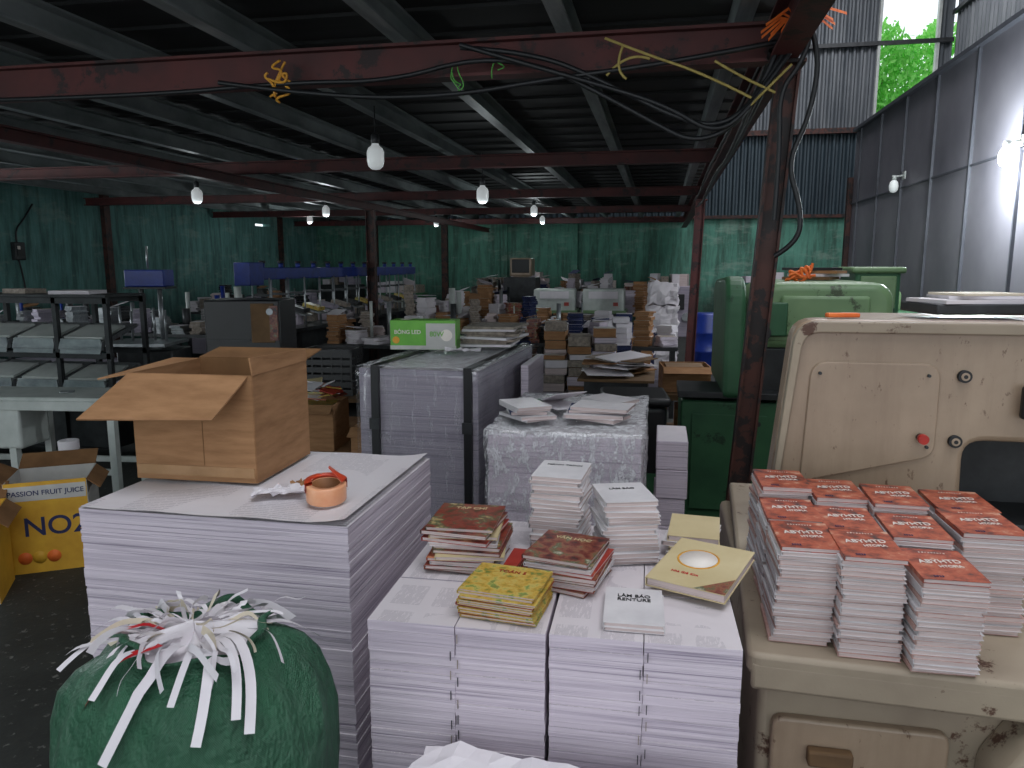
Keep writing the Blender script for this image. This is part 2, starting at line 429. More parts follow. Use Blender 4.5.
corrugated(b, WX0, XR, 4.8, WZ0, YB + .1, m_corr)
corrugated(b, WX0, XR, WZ1, ZR, YB + .1, m_corr)
corrugated(b, WX1, XR, WZ0, WZ1, YB + .1, m_corr)
b.box(((XL + XR) / 2, YB, 4.82), (XR - XL, .1, .12), m_post)
b.box(((XL + XR) / 2, YB, 6.72), (XR - XL, .08, .09), m_darkmetal)
b.fin('wall_gable')
b = B()
for x in (WX0, WX1): b.box((x, YB + .05, (WZ0 + WZ1) / 2), (.06, .14, WZ1 - WZ0), m_whitep)
for z in (WZ0, WZ1): b.box(((WX0 + WX1) / 2, YB + .05, z), (WX1 - WX0, .14, .06), m_whitep)
b.fin('window_1')
b = B(); corrugated(b, YF, YB, 0, ZR, XR + .05, m_corr, axis='y', pitch=.2)
for z in (4.3, 5.8, 7.3): b.box((XR - .03, (YF + YB) / 2, z), (.08, YB - YF, .08), m_darkmetal)
b.fin('wall_right')
b = B()
for i in range(9000):
    p = Vector((rr(4.4, 7.6), rr(21.0, 22.4), 0)); p.z = rr(4.2, 7.5 + .25 * math.sin(p.x * 5))
    e = Euler((rr(0, 6), rr(0, 6), rr(0, 6))).to_matrix(); s_ = rr(.06, .13)
    b.quad([p + e @ Vector(q) * s_ for q in ((-1, 0, 0), (0, -.45, 0), (1, 0, 0), (0, .45, 0))], m_leaf)
b.cyl((5.4, 21.8, 0), (5.4, 21.8, 6.5), .08, m_wood, 8)
b.fin('foliage_tree', fixn=False)
b = B()
b.box((XL + .25, YF - .1, ZR / 2), (.5, .2, ZR), m_teal)
b.box((-4.5, YF - .1, ZR / 2), (1.0, .2, ZR), m_teal)
b.box(((XL + .5 - 5.0) / 2, YF - .1, (2.9 + ZR) / 2), (XL * -1 - .5 - 5.0, .2, ZR - 2.9), m_teal)  # lintel over an added, unseen left doorway that admits fill light
b.box(((-4 + XR) / 2, YF - .1, 7.0), (XR + 4, .2, 4.0), m_teal)
b.fin('wall_front')
b = B()
b.box(((XL - 2.5) / 2, (YF + YB) / 2, ZR + .05), (-2.5 - XL, YB - YF, .1), m_corr)
b.box(((-2.5 + .8) / 2, (2.4 + YB) / 2, ZR + .05), (3.3, YB - 2.4, .1), m_corr)  # stops short, leaving an added unseen roof opening for top light
b.box(((5.4 + XR) / 2, (YF + YB) / 2, ZR + .05), (XR - 5.4, YB - YF, .1), m_corr)
for y0, y1 in ((2.4, 6.5), (9.5, 14.0), (17.0, YB)):
    b.box(((.8 + 5.4) / 2, (y0 + y1) / 2, ZR + .05), (4.6, y1 - y0, .1), m_corr)
b.fin('ceiling')
b = B(); b.box((3.28, 8.0, 2.0), (.12, 12.6, 4.0), m_panel)
y = 1.9
while y < 14.3:
    b.box((3.205, y, 2.0), (.03, .025, 4.0), m_seam); y += 1.2
b.box((3.2, 8.0, 3.98), (.1, 12.6, .05), m_seam); b.box((3.21, 8, 2.75), (.02, 12.6, .02), m_seam)
b.box((3.22, 14.36, 1.6), (.16, .12, 3.2), m_post)
b.fin('partition_right')

# ------------------------------------------------------------------ mezzanine
X0 = XL + .02; MY0, MY1 = 2.5, 19.3; MC, ML = (MY0 + MY1) / 2, MY1 - MY0
b = B()
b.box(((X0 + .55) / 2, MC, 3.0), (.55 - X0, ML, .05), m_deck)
y = MY0 + .1
while y < 19.2:
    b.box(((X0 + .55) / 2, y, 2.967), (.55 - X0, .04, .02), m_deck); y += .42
b.fin('mezzanine_deck')
def ibeam(b, p0, p1, w, h, m, t=.014):
    p0, p1 = Vector(p0), Vector(p1); d = p1 - p0; c = (p0 + p1) / 2; L = d.length
    rz = math.atan2(d.y, d.x)
    for oz, sy, sz in ((h / 2 - t / 2, w, t), (-h / 2 + t / 2, w, t), (0, t, h - 2 * t)):
        b.box((c.x, c.y, c.z + oz), (L, sy, sz), m, (0, 0, rz))
b = B(); x = .3
while x > XL + .1:
    b.box((x, MC, 2.88), (.012, ML - .05, .13), m_purlin)
    b.box((x + .035, MC, 2.816), (.08, ML - .05, .012), m_purlin)
    b.box((x + .035, MC, 2.945), (.07, ML - .05, .012), m_purlin)
    x -= .83
b.fin('mezzanine_joists')
b = B()
for y, h, zt in ((3.72, .17, 2.765), (7.4, .12, 2.76), (11.0, .12, 2.78), (14.6, .12, 2.8), (18.2, .12, 2.8)):
    ibeam(b, (X0, y, zt - h / 2), (.56, y, zt - h / 2), .1, h, m_oxide)
ibeam(b, (-4.4, MY0, 2.58), (-4.4, 19.2, 2.58), .09, .1, m_oxide)
ibeam(b, (.5, MY0, 2.7), (.5, 19.2, 2.7), .12, .2, m_oxide)
b.fin('mezzanine_beams')
def post(name, p0, p1, w, m):
    b = B(); p0, p1 = Vector(p0), Vector(p1)
    d = p1 - p0; ry = math.atan2(d.x, d.z); c = (p0 + p1) / 2; L = d.length
    b.box(c, (w, .012, L), m, (0, ry, 0))
    for sx in (-1, 1): b.box(c + Vector((sx * w / 2, 0, 0)), (.012, w * .8, L), m, (0, ry, 0))
    b.box((p0.x, p0.y, .01), (w * 2, w * 2, .02), m); b.box((p1.x, p1.y, p1.z + .0), (w * 1.5, w * 1.5, .015), m)
    return b.fin(name)
post('steel_post', (.365, 3.72, .02), (.53, 3.72, 2.59), .09, m_post)
post('steel_post', (.42, 11.0, .02), (.5, 11.0, 2.59), .12, m_oxide)
post('steel_post', (-4.36, 11.0, .02), (-4.36, 11.0, 2.52), .12, m_post)

def plight(name, loc, e, parent=None, col=(.88, .97, 1), r=.07):
    ld = bpy.data.lights.new(name, 'POINT'); ld.energy = e; ld.shadow_soft_size = r; ld.color = col
    lo = bpy.data.objects.new(name, ld); sc.collection.objects.link(lo); lo.location = loc
    if parent: lo.parent = parent
def bulb(x, y, z, s=1.0, top=2.8, e=0):
    b = B()
    prof = [(0.001, -.115), (.03, -.11), (.052, -.09), (.06, -.055), (.06, .01), (.05, .035), (.03, .05), (.022, .07)]
    b.lathe([(r * s, h * s) for r, h in prof], m_bulbw, 20)
    b.lathe([(.024 * s, .065 * s), (.03 * s, .075 * s), (.03 * s, .12 * s), (.016 * s, .135 * s), (.001, .136 * s)], m_darkmetal, 14)
    b.cyl((0, 0, .13 * s), (0, 0, top - z), .004, m_cable, 6)
    o = b.fin('light_bulb', (x, y, z))
    if e: plight('bulb_fill_light', (0, 0, -.2), e, o)  # fill light added below the bulb to brighten the hall
    return o
bulb(-2.01, 5.2, 2.48); bulb(-1.78, 7.5, 2.42, e=4); bulb(-2.03, 12.1, 2.58, .95, e=15); bulb(-5.19, 7.87, 2.5, e=5); bulb(-5.31, 11.5, 2.58, e=12)
bulb(-7.2, 14.8, 2.66, e=16); bulb(-2.6, 16.6, 2.70, e=26); bulb(-5.2, 17.2, 2.70, e=16)  # extra bulbs added out of sight to light the far end
def wallbulb(y, z, glow):
    b = B()
    b.lathe([(.001, -.11), (.035, -.1), (.055, -.07), (.06, -.02), (.05, .03), (.025, .06)], m_bulbon if glow else m_bulbw, 20)
    b.cyl((0, 0, .05), (0, 0, .12), .03, m_whitep, 12); b.cyl((0, 0, .1), (.12, 0, .12), .012, m_whitep, 8)
    b.box((.12, 0, .12), (.02, .1, .1), m_whitep)
    o = b.fin('wall_lamp', (3.06, y, z))
    if glow: plight('lamp_light', (-.22, 0, -.08), 170, o)
wallbulb(11.3, 2.78, False); wallbulb(7.85, 2.70, True)

curve('electric_cables', [
    [(-3.6, 3.62, 2.58), (-2.6, 3.6, 2.56), (-1.83, 3.6, 2.59), (-1.3, 3.6, 2.57), (-.89, 3.6, 2.66), (-.55, 3.58, 2.6), (-.3, 3.58, 2.47), (-.05, 3.58, 2.33), (.12, 3.58, 2.24), (.3, 3.58, 2.3), (.42, 3.6, 2.5), (.5, 3.6, 2.72)],
    [(-.95, 3.58, 2.7), (-.6, 3.56, 2.66), (-.25, 3.56, 2.5), (.05, 3.56, 2.34), (.25, 3.56, 2.3), (.4, 3.58, 2.44), (.54, 3.62, 2.7)],
    [(-.95, 3.57, 2.71), (-.62, 3.55, 2.6), (-.3, 3.55, 2.5), (.0, 3.55, 2.4), (.22, 3.55, 2.26), (.38, 3.56, 2.4), (.55, 3.6, 2.66)],
    [(-2.2, 3.58, 2.6), (-1.6, 3.56, 2.5), (-1.0, 3.56, 2.48), (-.5, 3.56, 2.54), (0, 3.56, 2.58), (.5, 3.6, 2.66)],
    [(.5, 3.6, 2.9), (.64, 3.58, 2.66), (.62, 3.6, 2.35), (.53, 3.62, 2.15), (.6, 3.6, 1.95), (.6, 3.6, 1.8), (.5, 3.62, 1.74)],
    [(.45, 3.62, 2.85), (.6, 3.55, 2.7), (.56, 3.56, 2.55), (.48, 3.6, 2.45), (.5, 3.62, 2.2), (.49, 3.62, 1.9)],
    [(.48, 3.6, 2.75), (.4, 5.5, 2.55), (.4, 7.4, 2.6), (.4, 9.2, 2.5), (.42, 10.9, 2.58)],
    [(.52, 3.6, 2.7), (.47, 5.5, 2.46), (.47, 7.4, 2.56), (.47, 9.2, 2.44), (.47, 10.9, 2.53)],
    [(.44, 3.6, 2.62), (.42, 5.2, 2.4), (.43, 7.0, 2.5), (.43, 9.2, 2.38), (.45, 10.9, 2.5)],
    [(.55, 3.6, 2.78), (.57, 3.1, 2.75), (.58, 2.6, 2.76)]], .0115, m_cable)
def scribble(name, c, s, n, m, r=.005, k=5, drop=.0):
    P = []
    for i in range(k):
        pts = []
        for j in range(n):
            pts.append((c[0] + rr(-s, s), c[1] + rr(-.03, .03), c[2] + rr(-s, s) * .8 - drop * j / n))
        P.append(pts)
    return curve(name, P, r, m)
scribble('yellow_tie_rope', (-1.88, 3.6, 2.64), .085, 5, m_yrope2, .006, 5, .12)
scribble('green_string', (-.97, 3.6, 2.6), .04, 4, m_grope, .003, 3, .12)
scribble('green_string', (-.78, 3.6, 2.66), .04, 4, m_grope, .003, 2, .08)
curve('yellow_strap', [[(-.28, 3.56, 2.7), (-.1, 3.55, 2.62), (.15, 3.55, 2.53), (.36, 3.56, 2.42)], [(-.27, 3.56, 2.54), (-.18, 3.55, 2.64), (-.08, 3.55, 2.6)], [(.2, 3.56, 2.58), (.32, 3.55, 2.5), (.46, 3.57, 2.44)], [(-.2, 3.56, 2.66), (-.24, 3.55, 2.56), (-.18, 3.55, 2.52)], [(.3, 3.56, 2.33), (.42, 3.55, 2.45), (.52, 3.56, 2.55)]], .006, m_yrope)
b = B()
for i in range(14):
    a0 = (rr(-.5, .3) if i % 2 else rr(2.6, 4.0)); L = rr(.08, .19); p = Vector((.53, 3.5, 2.70))
    b.ribbon([p, p + Vector((math.cos(a0) * L * .5, -.02, math.sin(a0) * L * .3 + .04)), p + Vector((math.cos(a0) * L, -.02, math.sin(a0) * L * .5))], .018, m_orope, side=(0, .6, .8))
b.fin('orange_ribbon', fixn=False)

# ------------------------------------------------------------------ paper pallets
def pallet(b, x0, x1, y0, y1):
    for i in range(5):
        x = x0 + (x1 - x0) * (i + .5) / 5
        b.box((x, (y0 + y1) / 2, .11), ((x1 - x0) / 6, y1 - y0, .02), m_wood)
    for y in (y0 + .05, (y0 + y1) / 2, y1 - .05): b.box(((x0 + x1) / 2, y, .05), (x1 - x0, .08, .1), m_wood)
def ream_stack(name, x0, x1, y0, y1, z1, side, top, layers=9, jit=.006, rot=0, bev=.004, straps=(), film_=None):
    cx, cy = (x0 + x1) / 2, (y0 + y1) / 2; b = B()
    w, d = x1 - x0, y1 - y0
    pallet(b, -w / 2, w / 2, -d / 2, d / 2)
    z = .12; k = (z1 - .12) / layers
    for i in range(layers):
        b.box((rr(-jit, jit) if i < layers - 1 else 0, rr(-jit, jit) if i < layers - 1 else 0, z + k / 2), (w, d, k - .0003), side, (0, 0, rr(-.004, .004)), bevel=bev, seg=1, top=top)
        z += k
    if film_: b.wrapbox(-w / 2 - .009, w / 2 + .009, -d / 2 - .009, d / 2 + .009, .12, z1 + .01, film_, .05, .006, 2.0, top=m_filmtop, smooth=True)
    for sx in straps:
        b.box((sx, 0, (z1 + .12) / 2), (.036, d + .044, z1 - .12 + .034), m_black, (0, rr(-.012, .012), 0))
        b.box((sx, -d / 2 - .024, z1 - .25), (.046, .012, .05), m_darkmetal)
    return b.fin(name, (cx, cy, 0), (0, 0, rot))
b = B(); w_, d_ = .775, .69; pallet(b, -w_ / 2, w_ / 2, -d_ / 2, d_ / 2)
z = .12
while z < 1.05:
    t = rr(.008, .03)
    if z + t > 1.04: t = 1.05 - z
    b.box((rr(-.0018, .0018) + .012 * (1.05 - z) ** 2, rr(-.0018, .0018), z + t / 2), (w_, d_, t - .0002), m_pside, (0, 0, rr(-.0015, .0015)), top=m_print)
    z += t
b.fin('printed_sheet_stack', (-1.142, 2.035, 0))
b = B()
for i in range(3):
    n = 16; prev = None
    for j in range(n + 1):
        t = j / n; zz = .0025 * i + .003 * math.sin(t * 9 + i) ** 2 + .012 * max(0, (t - .86) / .14) ** 2 * (i == 2)
        x_ = -.378 + .756 * t
        cur = (b.bm.verts.new((x_, -.345 - .004 * i, zz + .001)), b.bm.verts.new((x_ + .004 * i, .335, zz)))
        if prev:
            f = b.bm.faces.new((prev[0], cur[0], cur[1], prev[1])); f.material_index = b.mi(m_print); f.smooth = True
        prev = cur
b.fin('loose_printed_sheets', (-1.142, 2.035, 1.0505), (0, 0, .012), fixn=False)

b = B(); pallet(b, -.3, .3, -.42, .42)
z = .12
while z < 1.075:
    t = min(rr(.02, .05), 1.085 - z); b.box((rr(-.002, .002), rr(-.002, .002), z + t / 2), (.565, .82, t - .0004), m_pside, top=m_paper); z += t
b.wrapbox(-.293, .293, -.42, .42, .12, 1.097, m_film, .022, .010, 3.0, top=m_filmtop, smooth=True)
b.fin('film_wrapped_paper_stack', (-.335, 3.08, 0))
ream_stack('white_paper_stack', .0, .14, 3.35, 3.7, .92, m_pside, m_paper, 6)
ream_stack('strapped_paper_stack', -1.31, -.745, 3.16, 4.25, 1.24, m_pside2, m_paper, 1, 0, -.05, .004, straps=(-.2, .24), film_=m_filmg)
ream_stack('white_paper_stack', -.685, -.645, 3.7, 4.2, 1.2, m_pside, m_paper, 5)

b = B()
pallet(b, -.385, .385, -.335, .335)
xs = [-.385, -.193, .0, .193, .385]
for ci in range(4):
    for ri in range(3):
        z = .12; gx = (-.0035 if ci < 2 else .0035)
        while z < .945:
            hh = min(rr(.018, .035), .95 - z)
            if .95 - z - hh < .015: hh = .95 - z
            b.box(((xs[ci] + xs[ci + 1]) / 2 + rr(-.001, .001) + gx, -.335 + .223 * (ri + .5) + rr(-.003, .003), z + hh / 2), (.1912, .221, hh - .0006), m_pside, (0, 0, rr(-.004, .004)), top=m_print2)
            z += hh
for x in (-.205, -.19, .19, .205):
    z = .15
    while z < .93:
        b.box((x + rr(-.001, .001), -.3385, z), (.0018, .002, .02), m_darkmetal if R() < .6 else m_news); z += rr(.03, .07)
b.fin('book_block_stack', (-.215, 1.765, 0), (0, 0, .02))
b = B(); b.wrapbox(-.31, .31, -.165, .165, .02, .72, m_paper, .035, .02, 6.0); b.box((0, 0, .33), (.5, .28, .64), m_paper)
b.fin('wrapped_paper_bundle', (-.15, 1.19, 0), (0, 0, -.05))

# ------------------------------------------------------------------ open cardboard box
b = B()
W, D, H, T = .385, .36, .32, .005
def sheet(p, m): b.quad(p, m, T)
x0, x1, y0, y1 = -W / 2, W / 2, -D / 2, D / 2
b.box((0, 0, T / 2), (W, D, T), m_card)
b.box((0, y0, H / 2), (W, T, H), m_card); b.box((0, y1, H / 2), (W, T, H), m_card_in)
b.box((x0, 0, H / 2), (T, D, H), m_card); b.box((x1, 0, H / 2), (T, D, H), m_card)
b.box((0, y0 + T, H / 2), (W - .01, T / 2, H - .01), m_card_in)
sheet([(x0 - .005, y0, H), (x1 - .01, y0, H), (x1 - .04, y0 - .15, H - .10), (x0 - .06, y0 - .16, H - .11)], m_card)
sheet([(x0, y1, H), (x1, y1, H), (x1 - .0, y1 + .13, H + .02), (x0 + .0, y1 + .13, H + .02)], m_card_in)
sheet([(x1, y0, H), (x1, y1, H), (x1 + .0, y1 - .005, H + .04), (x1 - .01, y0 + .005, H + .05)], m_card)
sheet([(x0, y1, H), (x0, y0, H), (x0 - .11, y0 + .0, H - .02), (x0 - .10, y1, H + .0)], m_card)
b.box((0.03, y0 - .002, H * .45), (.002, .003, H * .6), m_card_in)
b.box((0, y0 - .0035, .03), (W * .98, .002, .03), m_tapeb)
b.fin('open_cardboard_box', (-1.345, 2.12, 1.066), (0, 0, .03))

b = B()
b.lathe([(.037, 0), (.052, 0), (.054, .003), (.054, .045), (.052, .048), (.037, .048), (.037, 0)], m_orange_tape, 32, mats=[m_orange_tape] * 4 + [m_orange_tape, m_core])
b.lathe([(.0548, .030), (.0565, .030), (.0565, .056), (.038, .058), (.038, .050), (.0548, .050), (.0548, .030)], m_redorange, 28, arc=(.5, 3.4))
b.quad([(.046, .03, .056), (.05, -.005, .058), (.0, .02, .085), (-.01, .045, .08)], m_redorange, .002)
b.fin('adhesive_tape_roll', (-.875, 1.83, 1.071), (.1, .05, 0))
def crumple(name, loc, s, m, rot=0, seed=1):
    b = B(); n = 8; random.seed(seed); g = []
    for i in range(n):
        g.append([b.bm.verts.new(((i / (n - 1) - .5) * s[0] + rr(-.006, .006), (j / (n - 1) - .5) * s[1] + rr(-.006, .006), .002 + rr(0, s[2]))) for j in range(n)])
    for i in range(n - 1):
        for j in range(n - 1):
            f = b.bm.faces.new((g[i][j], g[i + 1][j], g[i + 1][j + 1], g[i][j + 1])); f.material_index = b.mi(m)
    return b.fin(name, loc, (0, 0, rot), fixn=False)
crumple('crumpled_paper', (-1.03, 1.86, 1.066), (.14, .08, .02), m_paper, .4, 3)
crumple('crumpled_paper', (-.98, 1.93, 1.066), (.1, .05, .02), m_card, -.4, 5)

# ------------------------------------------------------------------ woven sack with paper strips
random.seed(11)
b = B(); seg = 96
prof = [(.18, .0), (.225, .08), (.246, .3), (.252, .55), (.254, .72), (.25, .80), (.238, .86), (.218, .915), (.188, .95), (.155, .97), (.13, .98), (.115, .99), (.12, 1.002), (.13, 1.006), (.135, 1.0), (.1, .99), (.05, .995), (.001, .998)]
rings = []
for j, (r, z) in enumerate(prof):
    t = max(0, (z - .70) / .32); ring = []
    for i in range(seg):
        an = 2 * math.pi * i / seg
        fold = 1 + .05 * min(1, t) ** 1.3 * math.sin(an * 11 + math.sin(an * 3) * 2) + .03 * math.sin(an * 4 + z * 6) + .016 * math.sin(an * 9 - z * 21) + .022 * math.sin(an * 2 + 1)
        rad = r * fold
        ring.append(b.bm.verts.new((rad * math.cos(an) * 1.03, rad * math.sin(an) * .95, z + .014 * t * math.sin(an * 5) + .012 * t * math.sin(an * 2))))
    rings.append(ring)
for j in range(len(rings) - 1):
    for i in range(seg):
        f = b.bm.faces.new((rings[j][i], rings[j][(i + 1) % seg], rings[j + 1][(i + 1) % seg], rings[j + 1][i])); f.material_index = b.mi(m_sack if j < 14 else m_paper); f.smooth = True
b.bm.faces.new(list(reversed(rings[0])))
def strip(an, L, w, drop, m, z0=1.0, r0=.05, up=.05, side=None):
    pts = []; n = 10; wob = rr(-.5, .5); k1 = rr(-.006, .006)
    for i in range(n + 1):
        t = i / n
        dd = Vector((math.cos(an + wob * t), math.sin(an + wob * t), 0))
        rad = r0 + L * (t ** .8)
        z = z0 + up * math.sin(min(1, t * 1.5) * math.pi / 2) - drop * t ** 2.0 + k1 * math.sin(t * 9)
        if z < .97:
            rs = .266 if z < .84 else (.266 - (z - .84) / .13 * .1)
            rad = max(rad, min(rs + .004, .28))
        p = dd * rad
        pts.append((p.x, p.y, z))
    b.ribbon(pts, w, m, side=side)
for i in range(64):
    an = rr(0, 6.283)
    strip(an, rr(.05, .13), rr(.006, .018), rr(.0, .06), m_paper if i % 4 else m_paper2, z0=rr(.995, 1.015), r0=rr(.0, .1), up=rr(.0, .03), side=(rr(-1, 1), rr(-1, 1), rr(.2, 1)))
for an, L, w, dr in ((4.9, .14, .024, .15), (4.3, .15, .015, .06), (5.6, .18, .018, .12), (5.9, .17, .016, .1), (5.3, .15, .013, .06), (3.5, .17, .016, .05), (3.9, .16, .015, .04), (0.2, .18, .016, .09), (2.9, .17, .017, .03), (3.2, .18, .014, .06), (6.1, .18, .018, .13)):
    strip(an, L, w, dr, m_paper, 1.0, .06, .025)
for an in (2.4, 1.6, .6): strip(an, .04, .014, -.02, m_paper, .99, rr(.04, .08), .03, side=(rr(-1, 1), rr(-1, 1), 0))
strip(4.5, .13, .017, .11, m_redribbon, 1.008, .08, .022); strip(3.8, .1, .012, .04, m_redribbon, 1.01, .05, .03)
b.fin('woven_sack_of_paper_strips', (-.87, 1.22, 0), (0, 0, 0), fixn=False)

# ------------------------------------------------------------------ books
def book_stack(name, x, y, z, w, d, n, th, rot=0, jit=.004, cov=(None,), pagesmat=None, lean=(0, 0), jr=.03, topc=None):
    b = B(); zz = 0; pm = pagesmat or m_pages; lx = ly = 0
    for i in range(n):
        c = cov[i % len(cov)]
        if i == n - 1 and topc: c = topc
        t = th * rr(.85, 1.15); k = i / max(1, n - 1)
        ox, oy = rr(-jit, jit) + lean[0] * k, rr(-jit, jit) + lean[1] * k; rz = rr(-jr, jr)
        if i == n - 1: rz *= .3
        b.box((ox, oy, zz + t / 2), (w - .005, d - .004, t - .0018), pm, (0, 0, rz))
        b.box((ox, oy, zz + .0005), (w, d, .0008), c, (0, 0, rz)); b.box((ox, oy, zz + t - .0006), (w, d, .0012 if i == n - 1 else .0008), c, (0, 0, rz))
        b.box(Vector((ox, oy, zz + t / 2)) + Matrix.Rotation(rz, 3, 'Z') @ Vector((-w / 2, 0, 0)), (.0012, d, t - .001), c, (0, 0, rz))
        zz += t; lx, ly = ox, oy
    o = b.fin(name, (x, y, z), (0, 0, rot)); o['top'] = zz; o['tx'] = lx; o['ty'] = ly
    return o
TZ = .822
cols = [(.345, 1.83, 3), (.483, 1.79, 3), (.625, 1.75, 3), (.79, 1.965, 2)]
for ci, (x, y, nr) in enumerate(cols):
    for ri in range(nr):
        n = 22 if ri < 2 else 24
        if ci == 2 and ri == 0: n = 20
        w = .132 if ci < 3 else .145
        o = book_stack('orange_book_stack', x + .004 * ri + rr(-.003, .003), y + .187 * ri, TZ, w, .18, n, .0112, rr(-.03, .03), .0045, (m_covP, m_covW, m_covW), lean=(rr(-.008, .008), rr(-.018, .0)), topc=m_covO, jr=.03)
        t = o['top'] + .0012
        text('ABYHTD', .028, m_inkwhite, o, (o['tx'], o['ty'] + .012, t), (0, 0, .14), sx=.85)
        text('HTOPIA', .018, m_inkwhite, o, (o['tx'] + .015, o['ty'] - .014, t), (0, 0, .14), sx=.8)
        text('a d v e n t u r e', .009, m_inkwhite, o, (o['tx'], o['ty'] + .065, t), (0, 0, 0))
        text('2023', .011, m_navy, o, (o['tx'] - .03, o['ty'] - .075, t), (0, 0, 0))
CZ = .952
o = book_stack('magazine_stack', -.462, 1.785, CZ, .17, .19, 12, .0095, .05, .012, (m_covB, m_covR, m_covW, m_covG, m_covC), jr=.16, topc=m_covR)
text('TẠP CHÍ', .022, m_covC, o, (o['tx'], o['ty'] + .06, o['top'] + .001), (0, 0, 0))
o = book_stack('yellow_magazine_stack', -.315, 1.53, CZ, .17, .15, 11, .006, -.12, .006, (m_covY, m_covG, m_covY), jr=.03, topc=m_covY)
text('TOÁN 5', .018, m_covG, o, (o['tx'], o['ty'] + .04, o['top'] + .001), (0, 0, 0))
book_stack('red_booklet_stack', -.325, 1.70, CZ, .035, .11, 5, .01, -.05, .002, (m_covG, m_covR), jr=.02, topc=m_covG)
o = book_stack('magazine_stack', -.195, 1.71, CZ, .16, .18, 9, .0095, -.2, .008, (m_covB, m_covG, m_covW, m_covR), jr=.1, topc=m_covB)
text('VĂN HỌC', .02, m_covC, o, (o['tx'], o['ty'] + .05, o['top'] + .001), (0, 0, 0))
o = book_stack('white_book_stack', -.25, 1.97, CZ, .135, .17, 16, .0122, -.06, .007, (m_covW,), jr=.07)
text('HÀNH TRÌNH', .016, m_inkblack, o, (o['tx'], o['ty'] + .04, o['top'] + .001), (0, 0, 0))
o = book_stack('white_book_stack', -.075, 1.9, CZ, .135, .165, 14, .012, .28, .008, (m_covW,), jr=.08)
text('LÀM BÁO', .016, m_inkblack, o, (o['tx'], o['ty'] + .03, o['top'] + .001), (0, 0, 0))
o = book_stack('white_paperback', -.035, 1.555, CZ, .125, .175, 2, .008, .03, .003, (m_covW,), jr=.02)
text('LÀM BÁO\nRENTURE', .019, m_inkblack, o, (o['tx'], o['ty'] + .035, o['top'] + .001), (0, 0, 0), sx=.9)
b = B(); w, d, t = .185, .235, .022
b.box((0, 0, t / 2), (w - .006, d - .005, t - .003), m_pages); b.box((0, 0, .001), (w, d, .002), m_covC); b.box((0, 0, t - .001), (w, d, .002), m_covC)
b.box((-w / 2, 0, t / 2), (.002, d, t), m_covC)
b.lathe([(.0, .0), (.046, .0), (.046, .0006), (.0, .0006)], m_inkwhite, 40, c=(-.015, .02, t))
b.lathe([(.05, .0), (.05, .0008), (.045, .0008), (.045, 0)], m_yrope2, 40, c=(-.015, .02, t))
b.quad([(.092, -.1175, t + .0005), (.092, -.04, t + .0005), (.02, -.1175, t + .0005)], m_covB)
o = b.fin('cream_paperback', (.115, 1.745, CZ + .026), (.09, .0, -.38))
text('Nhà Giả Kim', .012, m_redribbon, o, (-.02, -.06, t + .001), (0, 0, 0))
book_stack('paperback_stack', .1, 1.99, CZ, .13, .18, 4, .015, -.1, .008, (m_covW, m_covC), jr=.1)

random.seed(5)
for (x, y, w, d, n, t, rz, c) in ((-.5, 2.83, .14, .2, 5, .012, .5, m_covW), (-.22, 2.86, .22, .15, 4, .014, -.2, m_covW), (-.2, 3.2, .15, .2, 2, .012, 1.0, m_covC)):
    book_stack('leaflet_pile', x, y, 1.112, w, d, n, t, rz, .016, (c, m_covW, m_cloth), jr=.3)
b = B()
b.quad([(-.1, -.07, 0), (0, -.07, .03), (0, .07, .03), (-.1, .07, 0)], m_paper, .002)
b.quad([(0, -.07, .03), (.1, -.07, .065), (.1, .07, .065), (0, .07, .03)], m_paper, .002)
b.quad([(-.1, -.07, 0), (.1, -.07, 0), (.1, .07, 0), (-.1, .07, 0)], m_paper, .003)
b.fin('open_booklet', (-.40, 3.05, 1.125), (0, 0, -.9))
b = B(); b.box((0, 0, .008), (.16, .12, .014), m_greend, (0, 0, 0)); b.fin('green_booklet', (-.55, 3.08, 1.112), (0, 0, .4))

b = B(); b.box((0, 0, .075), (.34, .14, .15), m_bulbg, bevel=.002, seg=1)
b.box((.09, -.071, .075), (.15, .002, .12), m_cwhite); b.box((0, -.0715, .012), (.34, .002, .02), m_cwhite)
b.lathe([(.001, 0), (.03, 0), (.03, .001), (.001, .001)], m_inkwhite, 24, c=(-.1, 0, .151))
b.cyl((.12, -.073, .075), (.12, -.072, .075), .03, m_inkwhite, 20); b.cyl((-.14, -.073, .05), (-.14, -.072, .05), .018, m_yrope2, 16)
o = b.fin('light_bulb_carton', (-1.19, 3.72, 1.272), (0, 0, .12))
text('BÓNG LED', .028, m_inkwhite, o, (-.08, -.0725, .09), (math.pi / 2, 0, 0)); text('80W', .036, m_bulbg, o, (.07, -.0735, .08), (math.pi / 2, 0, 0))
b = B()
for i in range(8): b.box((rr(-.02, .02), rr(-.02, .02), .006 + .013 * i), (.28, .34, .012), m_news if i % 3 else m_paper, (0, rr(-.01, .01), rr(-.2, .2)))
b.fin('newsprint_pile', (-.90, 4.03, 1.272))
crumple('crumpled_paper', (-.96, 3.6, 1.272), (.18, .09, .02), m_paper, .2, 8)

